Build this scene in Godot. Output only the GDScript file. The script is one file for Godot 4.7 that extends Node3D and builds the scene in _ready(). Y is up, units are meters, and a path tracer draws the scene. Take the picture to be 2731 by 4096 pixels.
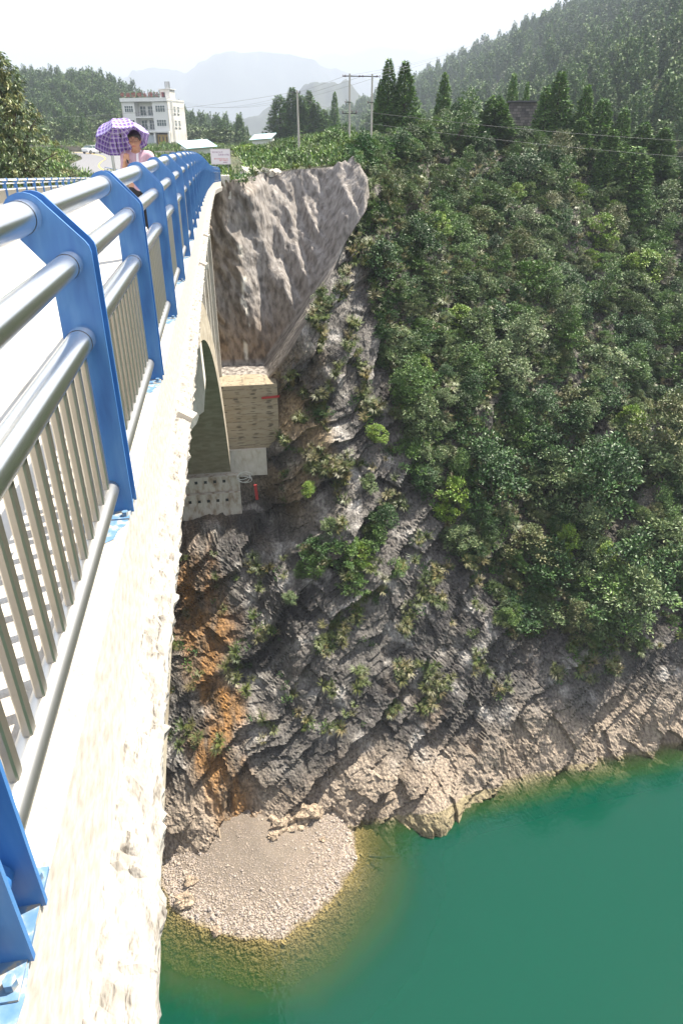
extends Node3D

const WATER := -58.5
const BAY := 1.8
var rng := RandomNumberGenerator.new()
var n1 := FastNoiseLite.new()
var n2 := FastNoiseLite.new()
var n3 := FastNoiseLite.new()
var M := {}
var used := {}

# ------------------------------------------------------------------ helpers
func numbered(called: String) -> String:
	if not used.has(called):
		used[called] = 0
		return called
	used[called] += 1
	return "%s_%03d" % [called, used[called]]

func tag(o: Node, label := "", category := "", group := "", kind := "") -> Node:
	if label: o.set_meta("label", label)
	if category: o.set_meta("category", category)
	if group: o.set_meta("group", group)
	if kind: o.set_meta("kind", kind)
	return o

func base(called: String, at := Vector3.ZERO, turn := 0.0) -> Node3D:
	var o := Node3D.new()
	o.name = numbered(called)
	add_child(o)
	o.position = at
	o.rotation.y = turn
	return o

func part(called: String, mesh: Mesh, m: Material, parent: Node, at := Vector3.ZERO) -> MeshInstance3D:
	var o := MeshInstance3D.new()
	o.name = called
	o.mesh = mesh
	o.material_override = m
	o.position = at
	parent.add_child(o, true)
	return o

func single(called: String, mesh: Mesh, m: Material, at := Vector3.ZERO) -> MeshInstance3D:
	return part(numbered(called), mesh, m, self, at)

func copy(o: Node3D) -> Node3D:
	var c: Node3D = o.duplicate()
	c.name = numbered(String(o.name).rstrip("0123456789").rstrip("_"))
	add_child(c)
	return c

func rnd(a: float, b: float) -> float:
	return rng.randf_range(a, b)

func lin(r: float, g: float, b: float) -> Color:
	return Color(r, g, b).linear_to_srgb()

func hash1(i: int, j := 0) -> float:
	var h := (i * 374761393 + j * 668265263) & 0x7fffffff
	h = ((h ^ (h >> 13)) * 1274126177) & 0x7fffffff
	return float((h ^ (h >> 16)) & 0xffff) / 65535.0

func smooth(a: float, b: float, x: float) -> float:
	return smoothstep(a, b, x)

# list based mesh collector: positions, colours, uvs -> one ArrayMesh without normals (facets) or with
class Bag:
	var p := PackedVector3Array()
	var c := PackedColorArray()
	var u := PackedVector2Array()
	var n := PackedVector3Array()
	var i := PackedInt32Array()
	func vert(v: Vector3, col := Color.WHITE, uv := Vector2.ZERO) -> int:
		p.append(v)
		c.append(col)
		u.append(uv)
		return p.size() - 1
	func tri(a: int, b: int, d: int) -> void:
		i.append(a)
		i.append(b)
		i.append(d)
	func quad(a: Vector3, b: Vector3, d: Vector3, e: Vector3, col := Color.WHITE) -> void:   # clockwise as seen from outside
		var k := vert(a, col, Vector2(0, 0))
		vert(b, col, Vector2(1, 0))
		vert(d, col, Vector2(1, 1))
		vert(e, col, Vector2(0, 1))
		tri(k, k + 1, k + 2)
		tri(k, k + 2, k + 3)
	func box(c0: Vector3, s: Vector3, col := Color.WHITE, b := Basis.IDENTITY) -> void:
		var h := s * 0.5
		for ax in 3:
			for sg: float in [-1.0, 1.0]:
				var nn := Vector3.ZERO
				nn[ax] = sg
				var t := Vector3.ZERO
				t[(ax + 1) % 3] = 1.0
				var w := nn.cross(t)
				var o := [nn - t - w, nn - t + w, nn + t + w, nn + t - w]
				var q: Array[Vector3] = []
				for v: Vector3 in o:
					q.append(c0 + b * (v * h))
				quad(q[3], q[2], q[1], q[0], col)
	func tube(path: Array, radii: Array, sides := 8, col := Color.WHITE, caps := true) -> void:
		var start := p.size()
		var side := Vector3.ZERO
		for k in path.size():
			var d: Vector3 = (path[mini(k + 1, path.size() - 1)] - path[maxi(k - 1, 0)]).normalized()
			if side == Vector3.ZERO:
				side = d.cross(Vector3(0.31, 0.9, 0.3)).normalized()
			side = (side - d * side.dot(d)).normalized()
			var up := side.cross(d)
			for s in sides:
				var a := TAU * s / sides
				var off := side * cos(a) + up * sin(a)
				vert(path[k] + off * float(radii[k]), col, Vector2(float(s) / sides, k))
		for k in path.size() - 1:
			for s in sides:
				var a := start + k * sides + s
				var b := start + k * sides + (s + 1) % sides
				tri(a, a + sides, b)
				tri(b, a + sides, b + sides)
		if caps:
			for e: int in [0, path.size() - 1]:
				var m := vert(path[e], col)
				for s in sides:
					var a := start + e * sides + s
					var b := start + e * sides + (s + 1) % sides
					if e == 0:
						tri(m, a, b)
					else:
						tri(m, b, a)
	func prism(outline: PackedVector2Array, z0: float, z1: float, col := Color.WHITE) -> void:   # outline in x, y
		var t := Geometry2D.triangulate_polygon(outline)
		for face in 2:
			var k := p.size()
			for q in outline:
				vert(Vector3(q.x, q.y, z0 if face else z1), col, q)
			for m in range(0, t.size(), 3):
				tri(k + t[m], k + t[m + 1], k + t[m + 2])
		for m in outline.size():
			var a := outline[m]
			var b := outline[(m + 1) % outline.size()]
			quad(Vector3(a.x, a.y, z0), Vector3(b.x, b.y, z0), Vector3(b.x, b.y, z1), Vector3(a.x, a.y, z1), col)
	func smooth_normals() -> void:
		n.resize(p.size())
		for k in range(0, i.size(), 3):
			var g := (p[i[k + 2]] - p[i[k]]).cross(p[i[k + 1]] - p[i[k]])
			n[i[k]] += g
			n[i[k + 1]] += g
			n[i[k + 2]] += g
		for k in n.size():
			n[k] = n[k].normalized() if n[k].length_squared() > 1e-20 else Vector3.UP
	func done(smoothed := false) -> ArrayMesh:
		if smoothed:
			smooth_normals()
		var a := []
		a.resize(Mesh.ARRAY_MAX)
		a[Mesh.ARRAY_VERTEX] = p
		a[Mesh.ARRAY_COLOR] = c
		a[Mesh.ARRAY_TEX_UV] = u
		a[Mesh.ARRAY_INDEX] = i
		if smoothed:
			a[Mesh.ARRAY_NORMAL] = n
		var m := ArrayMesh.new()
		m.add_surface_from_arrays(Mesh.PRIMITIVE_TRIANGLES, a)
		return m

func box_mesh(c: Vector3, s: Vector3, b := Basis.IDENTITY) -> ArrayMesh:
	var g := Bag.new()
	g.box(c, s, Color.WHITE, b)
	return g.done()

func tube_mesh(path: Array, r: float, sides := 12) -> ArrayMesh:
	var g := Bag.new()
	var rr := []
	for k in path.size():
		rr.append(r)
	g.tube(path, rr, sides, Color.WHITE, false)
	return g.done(true)

func mat(color: Color, rough := 0.8, metal := 0.0, vertex := false, spec := 0.5) -> StandardMaterial3D:
	var m := StandardMaterial3D.new()
	m.albedo_color = color
	m.roughness = rough
	m.metallic = metal
	m.metallic_specular = spec
	m.vertex_color_use_as_albedo = vertex
	return m

func noise_tex(freq: float, size := 512, oct := 5, ramp: Array = [], kind := FastNoiseLite.TYPE_SIMPLEX_SMOOTH, seed_ := 1) -> NoiseTexture2D:
	var f := FastNoiseLite.new()
	f.noise_type = kind
	f.frequency = freq
	f.fractal_octaves = oct
	f.seed = seed_
	var t := NoiseTexture2D.new()
	t.width = size
	t.height = size
	t.seamless = true
	t.noise = f
	if ramp:
		var g := Gradient.new()
		g.offsets = PackedFloat32Array(ramp[0])
		g.colors = PackedColorArray(ramp[1])
		t.color_ramp = g
	return t

func triplanar(m: StandardMaterial3D, scale: Vector3, tex: Texture2D, bump: Texture2D = null, cm := 2.0) -> StandardMaterial3D:
	m.uv1_triplanar = true
	m.uv1_world_triplanar = true
	m.uv1_scale = scale
	if tex: m.albedo_texture = tex
	if bump:
		m.heightmap_enabled = true
		m.heightmap_texture = bump
		m.heightmap_scale = cm
	return m

func many(called: String, mesh: Mesh, m: Material, places: Array, colors: Array, parent: Node = self) -> MultiMeshInstance3D:
	var mm := MultiMesh.new()
	mm.transform_format = MultiMesh.TRANSFORM_3D
	mm.use_colors = not colors.is_empty()
	mm.mesh = mesh
	mm.instance_count = places.size()
	for k in places.size():
		mm.set_instance_transform(k, places[k])
		if colors:
			mm.set_instance_color(k, colors[k])
	var o := MultiMeshInstance3D.new()
	o.name = called
	o.multimesh = mm
	o.material_override = m
	parent.add_child(o, true)
	o.set_meta("kind", "stuff")
	return o

# ------------------------------------------------------------------ the main thread
func _ready() -> void:
	var cam := Camera3D.new()
	cam.name = "camera"
	cam.position = Vector3(0, 1.366, 0)
	cam.rotation_degrees = Vector3(-28.57, -9.13, 0)
	cam.fov = 73.74
	cam.near = 0.05
	cam.far = 9000.0
	add_child(cam)
	var env := Environment.new()
	env.background_mode = Environment.BG_SKY
	var sky := Sky.new()
	var sm := ProceduralSkyMaterial.new()
	sm.sky_top_color = lin(0.84, 0.89, 1.0)
	sm.sky_horizon_color = lin(0.97, 0.975, 1.0)
	sm.sky_curve = 0.16
	sm.ground_bottom_color = lin(0.10, 0.12, 0.10)
	sm.ground_horizon_color = lin(0.5, 0.55, 0.6)
	sm.sun_angle_max = 40.0
	sm.sun_curve = 0.12
	sky.sky_material = sm
	env.sky = sky
	env.background_energy_multiplier = 0.5
	env.tonemap_mode = Environment.TONE_MAPPER_LINEAR
	env.tonemap_exposure = 3.3
	env.fog_enabled = true
	env.fog_density = 0.0002
	env.fog_light_color = lin(0.72, 0.82, 1.0)
	env.volumetric_fog_enabled = true
	env.volumetric_fog_density = 0.0
	env.sdfgi_enabled = true
	env.ssao_enabled = true
	env.ssil_enabled = true
	var we := WorldEnvironment.new()
	we.name = "world_environment"
	we.environment = env
	add_child(we)
	var sun := DirectionalLight3D.new()
	sun.name = "sun"
	var to_sun := Vector3(0.92 * cos(deg_to_rad(57)), sin(deg_to_rad(57)), -0.39 * cos(deg_to_rad(57)))
	sun.look_at_from_position(Vector3.ZERO, -to_sun, Vector3.UP)
	sun.light_energy = 1.6
	sun.light_color = Color(1.0, 0.965, 0.9)
	sun.light_angular_distance = 0.53
	sun.shadow_enabled = true
	add_child(sun)
	n1.seed = 11
	n1.frequency = 0.06
	n1.fractal_octaves = 4
	n2.seed = 23
	n2.frequency = 0.35
	n2.fractal_octaves = 3
	n3.seed = 5
	n3.frequency = 2.2
	n3.fractal_octaves = 3
	rng.seed = 7
	var t0 := Time.get_ticks_msec()
	materials()
	hillside()
	water_and_bar()
	terrain()
	mountains()
	haze()
	bridge()
	print("structure ", Time.get_ticks_msec() - t0)
	railings()
	plants()
	print("plants ", Time.get_ticks_msec() - t0)
	far_bank_things()
	person()
	print("all ", Time.get_ticks_msec() - t0)

func materials() -> void:
	M.steel = mat(lin(0.90, 0.90, 0.89), 0.17, 1.0)
	var brushed := noise_tex(0.02, 512, 4, [[0.0, 0.5, 1.0], [Color(0.22, 0.22, 0.22), Color(0.28, 0.28, 0.28), Color(0.36, 0.36, 0.36)]], FastNoiseLite.TYPE_SIMPLEX_SMOOTH, 3)
	M.steel.roughness = 0.24
	M.dull_steel = mat(lin(0.50, 0.50, 0.49), 0.4, 1.0)
	M.bar = mat(lin(0.42, 0.39, 0.34), 0.28, 0.9)
	M.blue = mat(Color.WHITE, 0.42)
	triplanar(M.blue, Vector3(3.2, 0.55, 3.2), noise_tex(0.008, 512, 5, [[0.0, 0.3, 0.55, 1.0], [lin(0.024, 0.10, 0.29), lin(0.034, 0.13, 0.35), lin(0.042, 0.15, 0.37), lin(0.07, 0.19, 0.41)]], FastNoiseLite.TYPE_SIMPLEX_SMOOTH, 8))
	M.blue_paint = mat(Color.WHITE, 0.7)
	triplanar(M.blue_paint, Vector3(2.2, 2.2, 2.2), noise_tex(0.015, 512, 5, [[0.0, 0.45, 0.6, 0.66, 1.0], [lin(0.05, 0.13, 0.25), lin(0.09, 0.17, 0.28), lin(0.16, 0.22, 0.29), lin(0.30, 0.28, 0.24), lin(0.33, 0.30, 0.25)]], FastNoiseLite.TYPE_SIMPLEX_SMOOTH, 18))
	M.concrete = mat(Color.WHITE, 0.9)
	triplanar(M.concrete, Vector3(1.3, 1.1, 0.85), noise_tex(0.012, 1024, 6, [[0.0, 0.36, 0.5, 0.62, 1.0], [lin(0.30, 0.265, 0.23), lin(0.355, 0.325, 0.295), lin(0.375, 0.35, 0.325), lin(0.40, 0.38, 0.36), lin(0.34, 0.31, 0.28)]], FastNoiseLite.TYPE_SIMPLEX_SMOOTH, 30), noise_tex(0.02, 512, 5), 0.3)
	M.kerb_top = mat(Color.WHITE, 0.9)
	triplanar(M.kerb_top, Vector3(1.1, 1.1, 1.1), noise_tex(0.012, 512, 6, [[0.0, 0.5, 1.0], [lin(0.30, 0.26, 0.215), lin(0.40, 0.375, 0.34), lin(0.45, 0.435, 0.41)]]), noise_tex(0.06, 512, 4), 0.5)
	M.deck = mat(Color.WHITE, 0.9)
	triplanar(M.deck, Vector3(0.12, 0.12, 0.12), noise_tex(0.01, 1024, 7, [[0.0, 0.42, 1.0], [lin(0.26, 0.23, 0.19), lin(0.42, 0.40, 0.365), lin(0.48, 0.47, 0.45)]]), noise_tex(0.08, 512, 4), 0.4)
	M.ledge = mat(Color.WHITE, 0.95)
	triplanar(M.ledge, Vector3(1.3, 1.3, 0.6), noise_tex(0.02, 512, 6, [[0.0, 0.35, 0.6, 1.0], [lin(0.13, 0.12, 0.105), lin(0.23, 0.215, 0.195), lin(0.31, 0.29, 0.265), lin(0.34, 0.32, 0.295)]], FastNoiseLite.TYPE_SIMPLEX_SMOOTH, 61), noise_tex(0.03, 512, 5), 2.2)
	M.pier = mat(Color.WHITE, 0.9)
	triplanar(M.pier, Vector3(0.25, 0.12, 0.25), noise_tex(0.012, 512, 6, [[0.0, 0.4, 1.0], [lin(0.32, 0.28, 0.22), lin(0.44, 0.41, 0.36), lin(0.52, 0.5, 0.46)]], FastNoiseLite.TYPE_SIMPLEX_SMOOTH, 63), noise_tex(0.03, 512, 4), 2.0)
	M.stained = mat(Color.WHITE, 0.92)
	triplanar(M.stained, Vector3(0.10, 0.42, 0.10), noise_tex(0.012, 1024, 6, [[0.0, 0.36, 0.46, 0.6, 1.0], [lin(0.09, 0.07, 0.05), lin(0.22, 0.16, 0.09), lin(0.38, 0.29, 0.16), lin(0.44, 0.34, 0.20), lin(0.48, 0.41, 0.29)]], FastNoiseLite.TYPE_SIMPLEX_SMOOTH, 67), noise_tex(0.02, 512, 5), 4.0)
	M.block = mat(Color.WHITE, 0.92)
	triplanar(M.block, Vector3(0.2, 0.09, 0.2), noise_tex(0.012, 512, 6, [[0.0, 0.4, 0.6, 1.0], [lin(0.20, 0.14, 0.09), lin(0.38, 0.33, 0.27), lin(0.46, 0.42, 0.36), lin(0.5, 0.47, 0.42)]], FastNoiseLite.TYPE_SIMPLEX_SMOOTH, 69), noise_tex(0.03, 512, 4), 3.0)
	M.old_concrete = mat(Color.WHITE, 0.92)
	triplanar(M.old_concrete, Vector3(0.05, 0.09, 0.05), noise_tex(0.014, 1024, 6, [[0.0, 0.4, 0.52, 0.65, 1.0], [lin(0.20, 0.17, 0.13), lin(0.25, 0.215, 0.16), lin(0.28, 0.245, 0.19), lin(0.32, 0.285, 0.225), lin(0.27, 0.24, 0.19)]], FastNoiseLite.TYPE_SIMPLEX_SMOOTH, 41), noise_tex(0.02, 512, 5), 6.0)
	M.rock = mat(Color.WHITE, 0.82, 0.0, true)
	var bumpt := noise_tex(0.022, 1024, 3, [], FastNoiseLite.TYPE_CELLULAR, 51)
	(bumpt.noise as FastNoiseLite).cellular_return_type = FastNoiseLite.RETURN_DISTANCE2_SUB
	(bumpt.noise as FastNoiseLite).cellular_jitter = 1.0
	triplanar(M.rock, Vector3(0.13, 0.10, 0.13), noise_tex(0.02, 1024, 7, [[0.0, 0.35, 0.5, 0.62, 1.0], [Color(0.42, 0.42, 0.45), Color(0.72, 0.71, 0.72), Color(0.88, 0.87, 0.86), Color(1, 1, 1), Color(1, 1, 1)]], FastNoiseLite.TYPE_SIMPLEX_SMOOTH, 52), bumpt, 16.0)
	M.cut = mat(Color.WHITE, 0.9, 0.0, true)
	triplanar(M.cut, Vector3(0.07, 0.03, 0.07), noise_tex(0.02, 1024, 7, [[0.0, 0.38, 0.5, 0.6, 1.0], [Color(0.5, 0.48, 0.47), Color(0.72, 0.71, 0.70), Color(0.9, 0.89, 0.88), Color(1, 1, 1), Color(1, 1, 1)]], FastNoiseLite.TYPE_SIMPLEX_SMOOTH, 57), noise_tex(0.03, 1024, 6, [], FastNoiseLite.TYPE_SIMPLEX_SMOOTH, 58), 12.0)
	M.gravel = mat(Color.WHITE, 0.95, 0.0, true)
	triplanar(M.gravel, Vector3(0.5, 0.5, 0.5), noise_tex(0.09, 512, 4, [[0.0, 0.5, 1.0], [Color(0.6, 0.58, 0.56), Color(0.85, 0.84, 0.82), Color(1, 1, 1)]]), noise_tex(0.1, 512, 3), 8.0)
	M.pebble = mat(Color.WHITE, 0.9, 0.0, true)
	M.ground = mat(Color.WHITE, 0.95, 0.0, true)
	triplanar(M.ground, Vector3(0.1, 0.1, 0.1), noise_tex(0.03, 512, 6, [[0.0, 0.5, 1.0], [Color(0.5, 0.5, 0.45), Color(0.85, 0.85, 0.8), Color(1, 1, 1)]]), noise_tex(0.05, 512, 5), 30.0)
	M.asphalt = mat(Color.WHITE, 0.9)
	triplanar(M.asphalt, Vector3(0.2, 0.2, 0.2), noise_tex(0.05, 512, 5, [[0.0, 1.0], [lin(0.13, 0.13, 0.14), lin(0.20, 0.20, 0.21)]]))
	M.leaf = mat(Color.WHITE, 0.46, 0.0, true, 0.42)
	M.leaf.backlight_enabled = true
	M.leaf.backlight = Color(0.26, 0.30, 0.12)
	M.needle = mat(Color.WHITE, 0.6, 0.0, true, 0.35)
	M.needle.backlight_enabled = true
	M.needle.backlight = Color(0.40, 0.46, 0.20)
	M.bark = mat(lin(0.06, 0.048, 0.035), 0.9)
	M.white = mat(lin(0.72, 0.72, 0.70), 0.6)
	M.dark = mat(lin(0.02, 0.02, 0.022), 0.5)
	M.glass = mat(lin(0.05, 0.08, 0.08), 0.08, 0.0)
	M.wire = mat(lin(0.22, 0.22, 0.23), 0.6, 0.3)
	M.pole = mat(lin(0.36, 0.34, 0.31), 0.9)
	M.red = mat(lin(0.30, 0.025, 0.025), 0.6)

# ------------------------------------------------------------------ the far bank: one surface from the river bed to the top of the bank
const COLS := [-60.0, -16.0, 2.0, 5.5, 10.0, 16.0, 22.0, 35.0, 60.0, 100.0]
var FACE := [   # for each column pairs of height and distance
	[-66, 37, -58.5, 43.5, -50, 50, -35.2, 62.0, -34.4, 66.6, -27, 67.0, -20, 68.5],
	[-66, 37, -58.5, 43.5, -50, 50, -35.2, 62.0, -34.4, 66.6, -27, 67.0, -20, 68.5],
	[-66, 37, -58.5, 43.8, -50, 50, -35.2, 61.5, -34.0, 65.6, -27, 66.5, -20, 68.5],
	[-66, 37, -58.5, 43.9, -50, 50.2, -38.0, 58, -27, 63.5, -20, 66.5],
	[-66, 38, -58.5, 44.3, -50, 50.5, -39, 57, -27, 62.5, -21, 65.5, -11.5, 70, -2, 74],
	[-66, 39, -58.5, 45.0, -50, 51, -37, 59, -26, 66, -12, 74.5, -4, 79, 1, 90],
	[-66, 40, -58.5, 46.3, -50, 51.5, -36, 61, -25, 69.5, -12, 80, -4, 88, 1, 98],
	[-66, 42, -58.5, 47.8, -48, 54, -35, 65, -24, 76, -11, 91, -3, 103, 1, 111, 3, 120],
	[-66, 44, -58.5, 50, -45, 61, -30, 77, -15, 96, -2, 115],
	[-66, 46, -58.5, 52, -40, 70, -20, 93, -9, 107]]
const TOPS := [-2.4, -2.4, -2.0, -1.6, -1.3, -0.7, 0.6, 3.0, -2.0, -9.0]
const ENDS := [-1.2, -1.2, -0.6, -0.3, 0.0, 1.5, 1.5, 0.5, -4.8, -10.0]

func col_at(c: int, y: float) -> float:
	var l: Array = FACE[c]
	if y <= l[0]: return l[1]
	for k in range(2, l.size(), 2):
		if y <= l[k]:
			return lerpf(l[k - 1], l[k + 1], (y - l[k - 2]) / (l[k] - l[k - 2]))
	return l[l.size() - 1]

func over_cols(x: float, f: Callable) -> float:
	var c := 0
	while c < COLS.size() - 2 and x > COLS[c + 1]:
		c += 1
	var t := clampf((x - COLS[c]) / (COLS[c + 1] - COLS[c]), 0, 1)
	t = lerpf(t, t * t * (3 - 2 * t), 0.5)
	return lerpf(f.call(c), f.call(c + 1), t)

func face_d(x: float, y: float) -> float:
	return over_cols(x, func(c: int) -> float: return col_at(c, y))

func y_foot(x: float) -> float:     # where the natural face meets the cut
	return clampf(-20.0 + (x - 3.3) * 1.37, -20.0, -4.0)

func top_y(x: float) -> float:
	return over_cols(x, func(c: int) -> float: return TOPS[c]) - absf(n1.get_noise_2d(x * 2.2, 300.0)) * 2.2 * smooth(13.0, 20.0, x)

func bank_line(x: float) -> PackedVector3Array:      # the unbroken profile: points with x, y, z and a zone in a second array
	var out := PackedVector3Array()
	var yt := top_y(x)
	var yb := minf(y_foot(x), yt - 1.0)
	var w := 1.0 - smooth(13.8, 16.2, x)
	var ye := over_cols(x, func(c: int) -> float: return ENDS[c])

	var NA := 300
	for k in NA + 1:
		var y := lerpf(-66.0, yb, float(k) / NA)
		out.append(Vector3(x, y, -face_d(x, y)))
	var pb := out[NA]
	var NB := 80
	for k in range(1, NB + 1):
		var t := float(k) / NB
		var y := lerpf(yb, yt, t)
		var free := Vector3(x, y, -face_d(x, y))
		var cut := Vector3(x, yb, 0)
		if t < 0.2:
			cut.z = lerpf(pb.z, -72.4, t / 0.2)
			cut.y = yb + 0.4 * t / 0.2
		else:
			var s := (t - 0.2) / 0.8
			cut.y = lerpf(yb + 0.4, yt, s)
			cut.z = -72.4 - (2.0 + 7.0 * smooth(1.2, 6.0, x)) * s - 0.8 * sin(s * PI) * smooth(-16.0, 2.0, x)
		out.append(free.lerp(cut, w))
	var pt := out[NA + NB]
	var NC := 40
	for k in range(1, NC + 1):
		var t := float(k) / NC
		out.append(Vector3(x, lerpf(yt, ye, smooth(0, 0.6, t)), lerpf(pt.z, -150.0, t * t * 0.6 + t * 0.4)))
	return out

func hillside() -> void:
	var b := Bag.new()
	var xs: Array[float] = []
	var x := -40.0
	while x < 96.0:
		xs.append(x)
		x += 0.2 if x > -12.0 and x < 50.0 else 0.5
	var rows := 421
	var cutface := Bag.new()
	b.p.resize(xs.size() * rows)
	b.c.resize(xs.size() * rows)
	b.u.resize(xs.size() * rows)
	for i in xs.size():
		var line := bank_line(xs[i])
		for k in rows:
			var q := line[k]
			var up := line[mini(k + 1, rows - 1)] - line[maxi(k - 1, 0)]
			var nn := Vector3(0, up.z, -up.y).normalized() * -1.0
			if nn.z < 0 and k < 380: nn = -nn
			var d := 0.0
			var col: Color
			if k <= 300:
				d = strata(q)
				col = rock_color(q, d)
				var hold := smooth(-30.0, -38.0, q.y) if q.x < 3.5 else 1.0
				d *= lerpf(0.3, 1.0, maxf(hold, smooth(2.0, 7.0, q.x)))
				d *= 1.0 - 0.6 * smooth(292, 300, k) * (1.0 - smooth(14, 16, q.x))
			elif k <= 380:
				var w := 1.0 - smooth(13.8, 16.2, q.x)
				var flute := n1.get_noise_3d(q.x * 2.4 + q.y * 0.5, q.y * 0.5, q.z * 0.5) * 2.4 + absf(n2.get_noise_3d(q.x * 0.9 + q.y * 0.3, q.y * 0.4, 3.0)) * 1.2 + absf(n3.get_noise_3d(q.x * 0.4 + q.y * 0.2, q.y * 0.25, 9.0)) * 0.35
				d = lerpf(strata(q), flute * smooth(316, 324, k) * smooth(380, 374, k), w)
				var g := 0.5 + 0.5 * n1.get_noise_3d(q.x * 2.0, q.y * 0.8, 40.0)
				var cut := Color(0.185, 0.166, 0.155).lerp(Color(0.315, 0.295, 0.28), g)
				var warm := smooth(2.5, -1.0, q.x + n1.get_noise_2d(q.y * 2.0, q.x * 2.0) * 4.0)
				cut = cut.lerp(Color(0.31, 0.235, 0.155), warm * 0.75)
				cut = cut.lerp(Color(0.24, 0.16, 0.09), smooth(-13.0, -19.0, q.y) * 0.6)
				if absf(q.x - 1.6 + 0.5 * n1.get_noise_2d(q.y * 4.0, 0.0)) < 0.22 and q.y < -8.0 and n2.get_noise_2d(q.x * 2.0, q.y) > -0.15:
					cut = Color(0.56, 0.54, 0.49)
				if k < 318: cut = Color(0.27, 0.245, 0.225)
				col = rock_color(q, d).lerp(cut, w)
			else:
				d = n2.get_noise_2d(q.x, q.z) * 0.25
				col = ground_color(q.x, q.z)
			b.p[i * rows + k] = q + nn * d
			b.c[i * rows + k] = col
	for i in xs.size() - 1:
		for k in rows - 1:
			var a := i * rows + k
			if k >= 380 and xs[i] < 1.3: continue
			if k >= 300 and k < 380 and xs[i] < 15.4:
				cutface.tri(a, a + 1, a + rows)
				cutface.tri(a + 1, a + rows + 1, a + rows)
				continue
			b.tri(a, a + 1, a + rows)
			b.tri(a + 1, a + rows + 1, a + rows)
	cutface.p = b.p
	cutface.c = b.c
	cutface.u = b.u
	tag(single("cut_cliff", cutface.done(true), M.cut), "", "", "", "structure")
	var o := single("rock_cliff", b.done(), M.rock)
	tag(o, "", "", "", "structure")

func strata(q: Vector3) -> float:
	var wx := q.x + n1.get_noise_3d(q.x, q.y, q.z) * 3.0
	var wy := q.y + n1.get_noise_3d(q.y, q.z, q.x + 70.0) * 3.0
	var bedding := wy * 0.79 - wx * 0.61
	var along := wx * 0.79 + wy * 0.61
	var d := n1.get_noise_3d(q.x * 0.8, q.y * 0.8, 7.0) * 2.2
	var beds := bedding / 2.6
	var i := int(floor(beds))
	var f := beds - i
	d += (hash1(i) - 0.5) * 1.3 + (0.5 - f) * 1.0
	var j := int(floor(along / (1.8 + 2.6 * hash1(i, 5)) + 9.0 * hash1(i, 9)))
	d += (hash1(i * 31 + 7, j) - 0.5) * 1.0
	var fine := bedding / 0.62
	var fi := int(floor(fine))
	var fj := int(floor(along / 0.9 + 5.0 * hash1(fi, 3)))
	d += (hash1(fi, 77) - 0.5) * 0.26 + (hash1(fi, fj) - 0.5) * 0.30 + (0.5 - (fine - fi)) * 0.14
	d += n3.get_noise_3d(q.x * 0.6, q.y * 0.6, q.z * 0.6) * 0.12
	var toe := Vector2(q.x - 16.3, (q.y + 58.5) * 0.7).length()
	d += 2.6 * smooth(4.0, 0.0, toe)
	return d

func rock_color(q: Vector3, d: float) -> Color:
	var g := 0.5 + 0.5 * n1.get_noise_3d(q.x * 1.6, q.y * 1.6, q.z)
	var h := 0.5 + 0.5 * n2.get_noise_3d(q.x * 0.8, q.y * 0.8, q.z * 0.8)
	var bed := int(floor((q.y * 0.79 - q.x * 0.61) / 2.6))
	var col := Color(0.042, 0.039, 0.038).lerp(Color(0.19, 0.176, 0.16), clampf(h * 0.9 + (hash1(bed, 4) - 0.5) * 0.5, 0, 1))
	col = col.lerp(Color(0.44, 0.42, 0.395), smooth(0.56, 0.78, h) * 0.8)
	col = col.lerp(Color(0.17, 0.12, 0.075), smooth(0.55, 0.8, g) * 0.5)
	# the pale band that the lake left at its higher levels
	var pale := smooth(-51.5, -56.0, q.y + n1.get_noise_2d(q.x * 1.5, q.z) * 3.0 + smooth(30, 60, q.x) * -2.0)
	col = col.lerp(Color(0.34, 0.275, 0.21).lerp(Color(0.24, 0.198, 0.158), g), pale * 0.92)
	# the iron stained seep beside the bridge
	var run := q.x + 4.6 + (q.y + 45.0) * 0.10 + n1.get_noise_2d(q.y * 2.2, q.x) * 2.6
	var seep := smooth(3.8, 0.6, absf(run)) * smooth(-33.0, -38.0, q.y)
	seep *= smooth(0.25, 0.55, h + 0.25)
	col = col.lerp(Color(0.30, 0.145, 0.032).lerp(Color(0.13, 0.085, 0.045), smooth(0.35, 0.7, 0.5 + 0.5 * n2.get_noise_3d(q.x * 2.2, q.y * 0.5, q.z * 0.5))), seep * 0.8)
	# yellowish rock round the foot of the arch
	var near := smooth(9.0, 3.0, Vector2(q.x - 5.0, (q.y + 24.0) * 0.8).length())
	col = col.lerp(Color(0.34, 0.25, 0.14), near * smooth(0.35, 0.6, g) * 0.8)
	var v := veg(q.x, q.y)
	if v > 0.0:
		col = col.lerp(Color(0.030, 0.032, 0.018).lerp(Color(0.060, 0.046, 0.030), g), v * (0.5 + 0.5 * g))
	if q.y < WATER:
		col = col.lerp(Color(0.20, 0.17, 0.07), 0.6)
	return col

func veg(x: float, y: float) -> float:       # how far plants cover the face at that height
	var lim := 4.0
	var pts := [9.0, 4.0, 12.0, -4.0, 14.0, -11.0, 17.0, -24.0, 20.0, -33.0, 24.0, -41.0, 30.0, -46.5, 45.0, -49.0, 60.0, -50.5, 100.0, -52.0]
	if x > 9.0:
		for k in range(2, pts.size(), 2):
			if x <= pts[k]:
				lim = lerpf(pts[k - 1], pts[k + 1], (x - pts[k - 2]) / (pts[k] - pts[k - 2]))
				break
	return smooth(-2.5, 4.0, y - lim + n1.get_noise_2d(x * 1.8, y * 1.8) * 6.0)

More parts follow.
